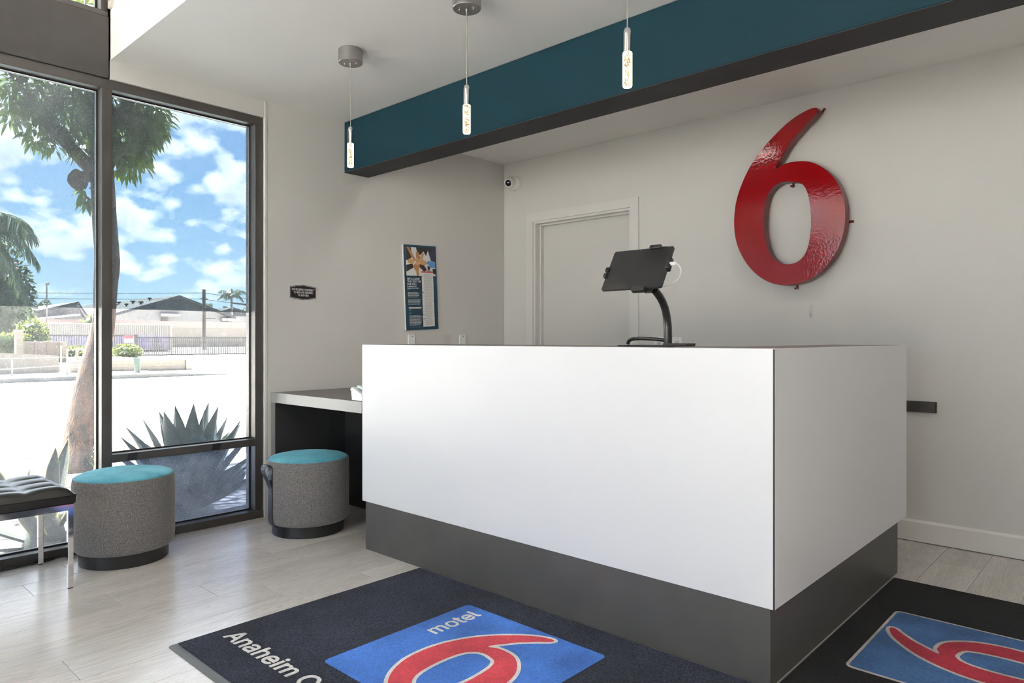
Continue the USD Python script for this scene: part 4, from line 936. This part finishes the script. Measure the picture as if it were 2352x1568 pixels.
def palm(label, base, hgt, L, nf, seed, leafl=.5, fan=False, specs=None):
    r_ = np.random.default_rng(seed); t = thing('palm_tree', label, 'palm', base)
    obj('trunk', tube([(0, 0, -.2), (0, 0, hgt)], [.05 * L + .06, .035 * L + .04], 10), M_ptrunk, t)
    for k in range(nf):
        if specs: a, rise, fall, Lk = specs[k]
        else: a, rise, fall, Lk = k * 2.4 + r_.uniform(-.2, .2), L * r_.uniform(.15, .95), L * r_.uniform(.45, .9), L * r_.uniform(.85, 1.1)
        g = frond(Lk, rise, fall, leafl=leafl, seed=seed * 50 + k, n=26 if L < 2 else 36)
        g.apply_transform(trimesh.transformations.rotation_matrix(a, (0, 0, 1))); g.apply_translation((0, 0, hgt)); obj('frond', g, M_frond, t, smooth=True)
    return t
hp_ = math.pi / 2
palm('large palm with drooping fronds at the left edge beyond the street', (-27.2, 4.35, 0), 4.75, 2.3, 12, 31, .85, specs=[(hp_, .75, .95, 2.1), (hp_ - .5, .45, 1.6, 2.2), (hp_ + .5, .3, 2.2, 2.1), (hp_ + .2, 1.3, 1.2, 2.1), (hp_ - .2, .1, 2.9, 1.9), (-hp_, .6, 1.2, 2.2), (-hp_ + .7, .4, 1.6, 2.1), (-hp_ - .7, 1.0, 1.3, 2.2), (0, .6, 1.5, 2.2), (math.pi, .6, 1.5, 2.2), (.7, 1.2, 1.4, 2.1), (math.pi - .6, 1.4, 1.1, 2.2)])
palm('slim far palm right of the utility pole', (-60, 28.45, .6), 4.35, 1.25, 13, 32, .5)
palm('far palm half hidden by the right window jamb', (-60, 30.9, .6), 3.75, 1.2, 12, 33, .5)
palm('small palm behind the utility pole above the roofs', (-90, 39.1, .62), 4.7, 1.2, 13, 34, .4)
palm('small far palm between the pole and the slim palm', (-90, 42.3, .62), 4.4, 1.1, 13, 35, .4)
palm('small bushy palm behind the right gable', (-94, 46.6, .62), 4.5, 1.1, 13, 36, .4)

# ---- walls, pillars and fences across the street
M_tan = mat('tan_stucco', (0.121, 0.101, 0.083), .9, var=.06, vscale=2); M_cream2 = mat('cream_stucco', (0.143, 0.127, 0.108), .9, var=.05, vscale=2); M_vinyl = mat('tan_vinyl', (0.101, 0.083, 0.073), .7, var=.05)
M_blockw = usdkit.material(stage, '/World/Looks/block_courses', {
    "tc": ("geometry", {}), "sp": ("separate_xyz", {}), "cb": ("combine_xyz", {}),
    "b": ("brick_texture", {"scale": 1.0, "brick_width": .4, "row_height": .1, "mortar_size": .006, "color1": (.12, .108, .092), "color2": (.10, .091, .078), "mortar": (.055, .05, .044)}),
    "p": ("principled_bsdf", {"roughness": .9})}, [("tc.position", "sp.vector"), ("sp.y", "cb.x"), ("sp.z", "cb.y"), ("cb.vector", "b.vector"), ("b.color", "p.base_color")], surface="p.BSDF")
bw = thing('block_wall', 'low cream block retaining wall behind the green bin', 'wall', (-26.35, 9.0, GZ + .1))
obj('courses', box(-.3, 0, -2.0, 1.72, -.1, .36), M_blockw, bw); obj('cap', box(-.32, .02, -2.0, 1.74, .36, .40, .01), M_cream2, bw); obj('end_pier', box(-.36, .05, 1.74, 1.96, -.1, .38, .01), M_cream2, bw)
obj('dry_turf', sheet([-33, -26.7], [.32, .27], 7.0, 10.7), mat('dry_turf', (0.151, 0.126, 0.055), .95, var=.35, vscale=4), None, smooth=False, label='dry turf bed behind the block wall', kind='structure')
lw = thing('garden_wall', 'long cream stucco garden wall at the left beyond the street', 'wall', (-27, 5.2, GZ + .1))
lv = Polygon([(-6, -.1), (1.62, -.1), (1.62, .58), (0, .70), (-6, 1.05)])
obj('panel', xf(prism(lv, .2), frame((-.1, 0, 0), (0, 1, 0), (0, 0, 1), (1, 0, 0))), M_cream2, lw)
for (yy, z1, w_, lab) in ((5.94, 1.40, .22, 'tall cream stucco pillar beside the clipped hedge'), (7.25, 1.0, .16, 'shorter cream stucco pillar at the right end of the tan fence')):
    t = thing('pillar', lab, 'pillar', (-28, yy, 0)); obj('shaft', box(-.14, .14, -w_ / 2 + .01, w_ / 2 - .01, -.2, z1 - .06), M_cream2, t); obj('cap', box(-.16, .16, -w_ / 2 - .01, w_ / 2 + .01, z1 - .06, z1, .02), M_cream2, t)
vf = thing('vinyl_fence', 'low tan panel fence between the cream pillars', 'fence', (-28, 6.07, 0))
yy_ = [0, .33, .69, 1.07]
for i in range(3):
    obj('panel', box(-.02, .02, yy_[i] + .05, yy_[i + 1], .25, .92), M_vinyl, vf); obj('rail', box(-.035, .035, yy_[i] + .05, yy_[i + 1], .92, 1.0, .01), M_vinyl, vf)
    obj('post', box(-.05, .05, yy_[i] - .02, yy_[i] + .05, -.1, 1.02, .01), M_cream2 if i == 0 else M_vinyl, vf)
M_iron = mat('black_iron', (.008, .008, .010), .6)
def iron_fence(label, x, ya, yb, z0, z1, posts, pitch=.11):
    t = thing('iron_fence', label, 'fence', (x, ya, z0)); h = z1 - z0; w = yb - ya
    for z in (.06, h - .03): obj('rail', box(-.02, .02, 0, w, z - .035, z + .035), M_iron, t)
    for p_ in posts: obj('post', box(-.05, .05, p_ - ya - .05, p_ - ya + .05, -.1, h + .04), M_iron, t)
    obj('pickets', cat(*[box(-.018, .018, y - .018, y + .018, .02, h) for y in np.arange(pitch, w - .03, pitch)]), M_iron, t, kind='stuff')
    return t
iron_fence('left black iron fence section with a warning sign', -40, 9.7, 13.6, .14, 1.29, [9.75, 11.9])
iron_fence('long black iron sliding gate right of the warning sign', -40.1, 13.8, 20.0, .15, 1.19, [19.95])
gp = thing('gate_post', 'thick black gate post right of the warning sign', 'post', (-40, 13.70, .1)); obj('shaft', box(-.07, .07, -.075, .075, -.2, 1.2, .005), M_iron, gp); obj('cap', box(-.08, .08, -.085, .085, 1.2, 1.23, .01), M_iron, gp)
fs = thing('fence_sign', 'red and white warning sign hung on the iron fence', 'sign', (-39.93, 13.33, 1.08))
obj('plate', box(-.008, .0, -.235, .235, -.19, .18), mat('sign_paper', (0.216, 0.194, 0.194), .6), fs); obj('band', box(.0, .004, -.225, .225, .03, .17), mat('sign_red', lin(165, 40, 50), .6), fs, label='red upper band'); obj('print', cat(*[box(.0, .004, a, a + .05, z, z + .012) for a in (-.16, -.09, -.02, .06) for z in (-.05, -.09, -.13)]), mat('sign_print', (.4, .12, .14), .6), fs)
ct = thing('shipping_container', 'pale corrugated shipping container with a faded lavender lower half', 'container', (-44, 10.4, .40))
n_c = 62; ys = np.linspace(0, 6.6, n_c * 4 + 1); off = np.array([0, 0, .04, .04] * n_c + [0.0])
pc = Polygon([(-2.4, 0)] + [(o_, y_) for y_, o_ in zip(ys, off)] + [(-2.4, 6.6)])
obj('upper_wall', prism(pc, .60, .90), mat('container_pale', (0.128, 0.122, 0.116), .6, var=.05), ct, smooth=False); obj('lower_wall', prism(pc, .80, .10), mat('container_lavender', (0.126, 0.115, 0.169), .6, var=.04), ct, smooth=False, label='faded lavender lower wall')
obj('top_rail', box(-2.45, .06, -.02, 6.72, 1.50, 1.58, .01), mat('container_cream', (0.136, 0.126, 0.106), .6), ct); obj('bottom_rail', box(-2.45, .05, -.02, 6.72, 0, .10), mat('container_cream', (0, 0, 0)), ct)
for y_ in (0, 6.6): obj('corner_post', box(-.12, .07, y_ - .02, y_ + .12, 0, 1.55), mat('container_cream', (0, 0, 0)), ct)
pw = thing('yard_wall', 'long pinkish rendered yard wall behind the container', 'wall', (-50, 8.0, .45))
obj('lower_band', box(-.2, 0, 0, 24, -.2, 1.42), mat('grey_render', (0.107, 0.098, 0.088), .9, var=.08, vscale=1.0), pw); obj('upper_band', box(-.22, .02, 0, 24, 1.42, 1.86), mat('pink_render', (0.150, 0.111, 0.104), .9, var=.06), pw, label='pink upper band')
obj('paint_patch', box(.0, .01, 17.5, 18.0, .9, 1.15), mat('white_patch', (0.245, 0.238, 0.238), .9), pw); obj('paint_patch', box(.0, .01, 14.9, 15.3, .85, 1.1), mat('mauve_patch', (0.130, 0.112, 0.119), .9), pw)

# ---- buildings
M_bwall = mat('pale_grey_stucco', (0.130, 0.130, 0.133), .9, var=.05); M_roof = mat('dark_shingle', (.014, .0145, .016), .9, var=.2, vscale=4); M_fas = mat('dark_fascia', (.014, .018, .024), .7); M_open = mat('dark_opening', (.05, .045, .04), .8)
M_proof = mat('pale_roofing', (.30, .30, .31), .9, var=.1)
def gable(label, x, y0, yp, y1, z0, zp, depth, gable_dark=None, roof=M_roof, wins=(), zw=None):
    """A gabled building with its gable end towards the street (+x)."""
    t = thing('building', label, 'building', (x, yp, 0)); a, b = y0 - yp, y1 - yp
    TG = frame((0, 0, 0), (0, 1, 0), (0, 0, 1), (1, 0, 0))
    body = Polygon([(a + .35, 0), (b - .35, 0), (b - .35, z0), (0, zp - .12), (a + .35, z0)])
    g = xf(prism(body, depth, -depth), TG); obj('wall', g, M_bwall, t, smooth=False)
    if gable_dark is not None:
        zc = gable_dark; f_ = lambda z: (zp - .12 - z) / (zp - .12 - z0)
        tri = Polygon([((a + .35) * f_(zc), zc), ((b - .35) * f_(zc), zc), (0, zp - .12)]); obj('gable_cladding', xf(prism(tri, .05), TG), M_fas, t, smooth=False)  # dark sheet over the gable end, its shade put into the colour
    for s, e in ((a, 'l'), (b, 'r')):
        u = np.array([s, z0 - (zp - z0) * .35 / abs(s) * 0]); sl = Polygon([(0, zp), (s, z0), (s, z0 - .16), (0, zp - .16)])
        m = xf(prism(sl, depth + .5, -depth), TG); m.fix_normals(); obj('roof', m, roof, t, smooth=False)
        fb = xf(prism(Polygon([(0, zp + .01), (s, z0 + .01), (s, z0 - .20), (0, zp - .20)]), .06, .5), TG); fb.fix_normals(); obj('fascia', fb, M_fas, t, smooth=False)
    for (wa, wb, za, zb) in wins:
        w = obj('window', box(-.02, .06, wa - yp, wb - yp, za, zb), M_open, t); obj('hood', box(.0, .35, wa - yp - .1, wb - yp + .9, zb, zb + .25), M_bwall, w)
    return t
b1 = gable('long low building with a dark gable across the yard', -58, 18.1, 22.95, 27.6, 2.98, 4.58, 22, 3.42, wins=[(21.7, 22.25, 2.25, 2.85), (26.6, 27.2, 2.2, 2.6)])
for (dx, dy, s) in ((-1.5, -2.2, .16), (-3.5, -2.6, .12), (-5, -1.6, .16), (-7, -2.3, .14), (-9, -1.4, .14), (-3, -1.0, .12), (-11, -2.0, .14)):
    zr = 4.58 + dy * (4.58 - 2.98) / 4.85; obj('roof_vent', cat(box(dx - s, dx + s, dy - s, dy + s, zr + .12, zr + .24, .02), cyl((dx, dy, zr - .1), (dx, dy, zr + .14), s * .5, 8)), M_fas, b1)
gable('far right building with a low dark gable', -66, 27.8, 31.2, 35.4, 3.0, 4.12, 15, 3.3)
b3 = gable('left building with sunlit pale roofs behind the container', -62, 11.2, 16.9, 17.9, 2.35, 3.98, 20, None, M_proof)
obj('porch_roof', xf(prism(Polygon([(-6.4, 2.15), (-.6, 2.95), (-.6, 2.83), (-6.4, 2.03)]), 3.0), frame((.2, 0, 0), (0, 1, 0), (0, 0, 1), (1, 0, 0))), M_proof, b3, smooth=False)
for (dx, dy) in ((-2, -4.2), (-4, -3.2), (-6, -2.6), (-3, -2.0), (-8, -1.6), (-9, -3.4), (-5, -4.8)):
    zr = 3.98 + dy * 1.63 / 6.7; obj('roof_vent', box(dx - .14, dx + .14, dy - .14, dy + .14, zr, zr + .22, .02), M_fas, b3)
for a_ in (-4.6, -3.2, -1.8): obj('window', box(.0, .05, a_, a_ + .55, 1.5, 2.0), M_open, b3)

# ---- pole, wires, lamp pole, bin, pipe, barrier
M_wood = mat('pole_wood', (.02, .017, .015), .9, var=.2, vscale=8)
up = thing('utility_pole', 'dark wooden utility pole beyond the iron gate', 'utility pole', (-45, 19.5, .35)); obj('shaft', tube([(0, 0, -.3), (0, 0, 3.92)], [.13, .10], 12), M_wood, up); obj('arm', box(-.03, .03, 0, .75, 2.03, 2.08), M_wood, up); obj('arm', box(-.04, .04, -.22, .22, 3.28, 3.34), M_wood, up)
def wire(label, a, b, sag, extra=None):
    a, b = np.array(a, float), np.array(b, float); t = np.linspace(0, 1, 24)[:, None]; p = a + (b - a) * t; p[:, 2] -= sag * 4 * (t * (1 - t))[:, 0]
    w = thing('overhead_wire', label, 'wire'); obj('line', tube(p, .016, 5), M_wood, w)
    if extra: 
        i = extra; obj('splice', tube(p[i:i + 3], [.05, .07, .05], 8), M_wood, w)
wire('upper overhead wire running left of the utility pole', (-45, 19.39, 4.05), (-45, -30, 4.6), .9); wire('lower overhead wire running left of the utility pole', (-45, 19.39, 3.66), (-45, -30, 4.3), .8)
wire('upper overhead wire running right of the utility pole', (-45, 19.61, 4.03), (-45, 60, 2.6), .5); wire('lower overhead wire with a splice right of the utility pole', (-45, 19.61, 3.62), (-45, 60, 1.3), .3, 1)
lp = thing('lamp_pole', 'thin grey lamp pole beyond the tan fence', 'lamp pole', (-31.7, 7.63, .05)); obj('shaft', tube([(0, 0, -.1), (0, 0, 3.18)], [.035, .025], 8), mat('pole_grey', (.12, .11, .11), .6), lp); obj('head', box(-.1, .12, -.02, .07, 3.14, 3.24, .02), mat('pole_grey', (0, 0, 0)), lp)
tc_ = thing('trash_bin', 'round green trash bin on the far sidewalk', 'trash bin', (-25, 8.61, GZ + .12)); obj('body', lathe([(0, 0), (.085, 0), (.105, .42), (.108, .46), (.09, .465), (0, .46)], 20), mat('bin_green', (0.006, 0.022, 0.016), .5, var=.2, vscale=20), tc_); obj('rim', lathe([(.1, .44), (.113, .445), (.113, .47), (.1, .47), (.1, .44)], 20), mat('bin_green', (0, 0, 0)), tc_)
M_wpipe = mat('white_pipe', (0.242, 0.225, 0.207), .5)
bp2 = thing('backflow_pipe', 'white arched water pipe standing in the dry turf', 'pipe', (-30, 8.35, .28)); obj('arch', tube(curve([(0, -.16, -.1), (0, -.15, .25), (0, -.08, .42), (0, .02, .42), (0, .1, .25), (0, .14, -.1)], 20), .05, 10), M_wpipe, bp2)
bar = thing('barrier_gate', 'white pipe barrier in front of the garden wall', 'barrier', (-25.2, 4.6, GZ + .1))
obj('post', cyl((0, 2.02, -.1), (0, 2.02, .82), .03, 10), M_wpipe, bar); obj('post', cyl((-.2, .62, -.1), (-.2, .62, .5), .025, 10), M_wpipe, bar); obj('rail', tube([(-.2, .1, .22), (0, 2.55, .33)], .018, 8), M_wpipe, bar); obj('rail', tube([(-.2, .1, .55), (0, 2.55, .57)], .014, 8), M_wpipe, bar)
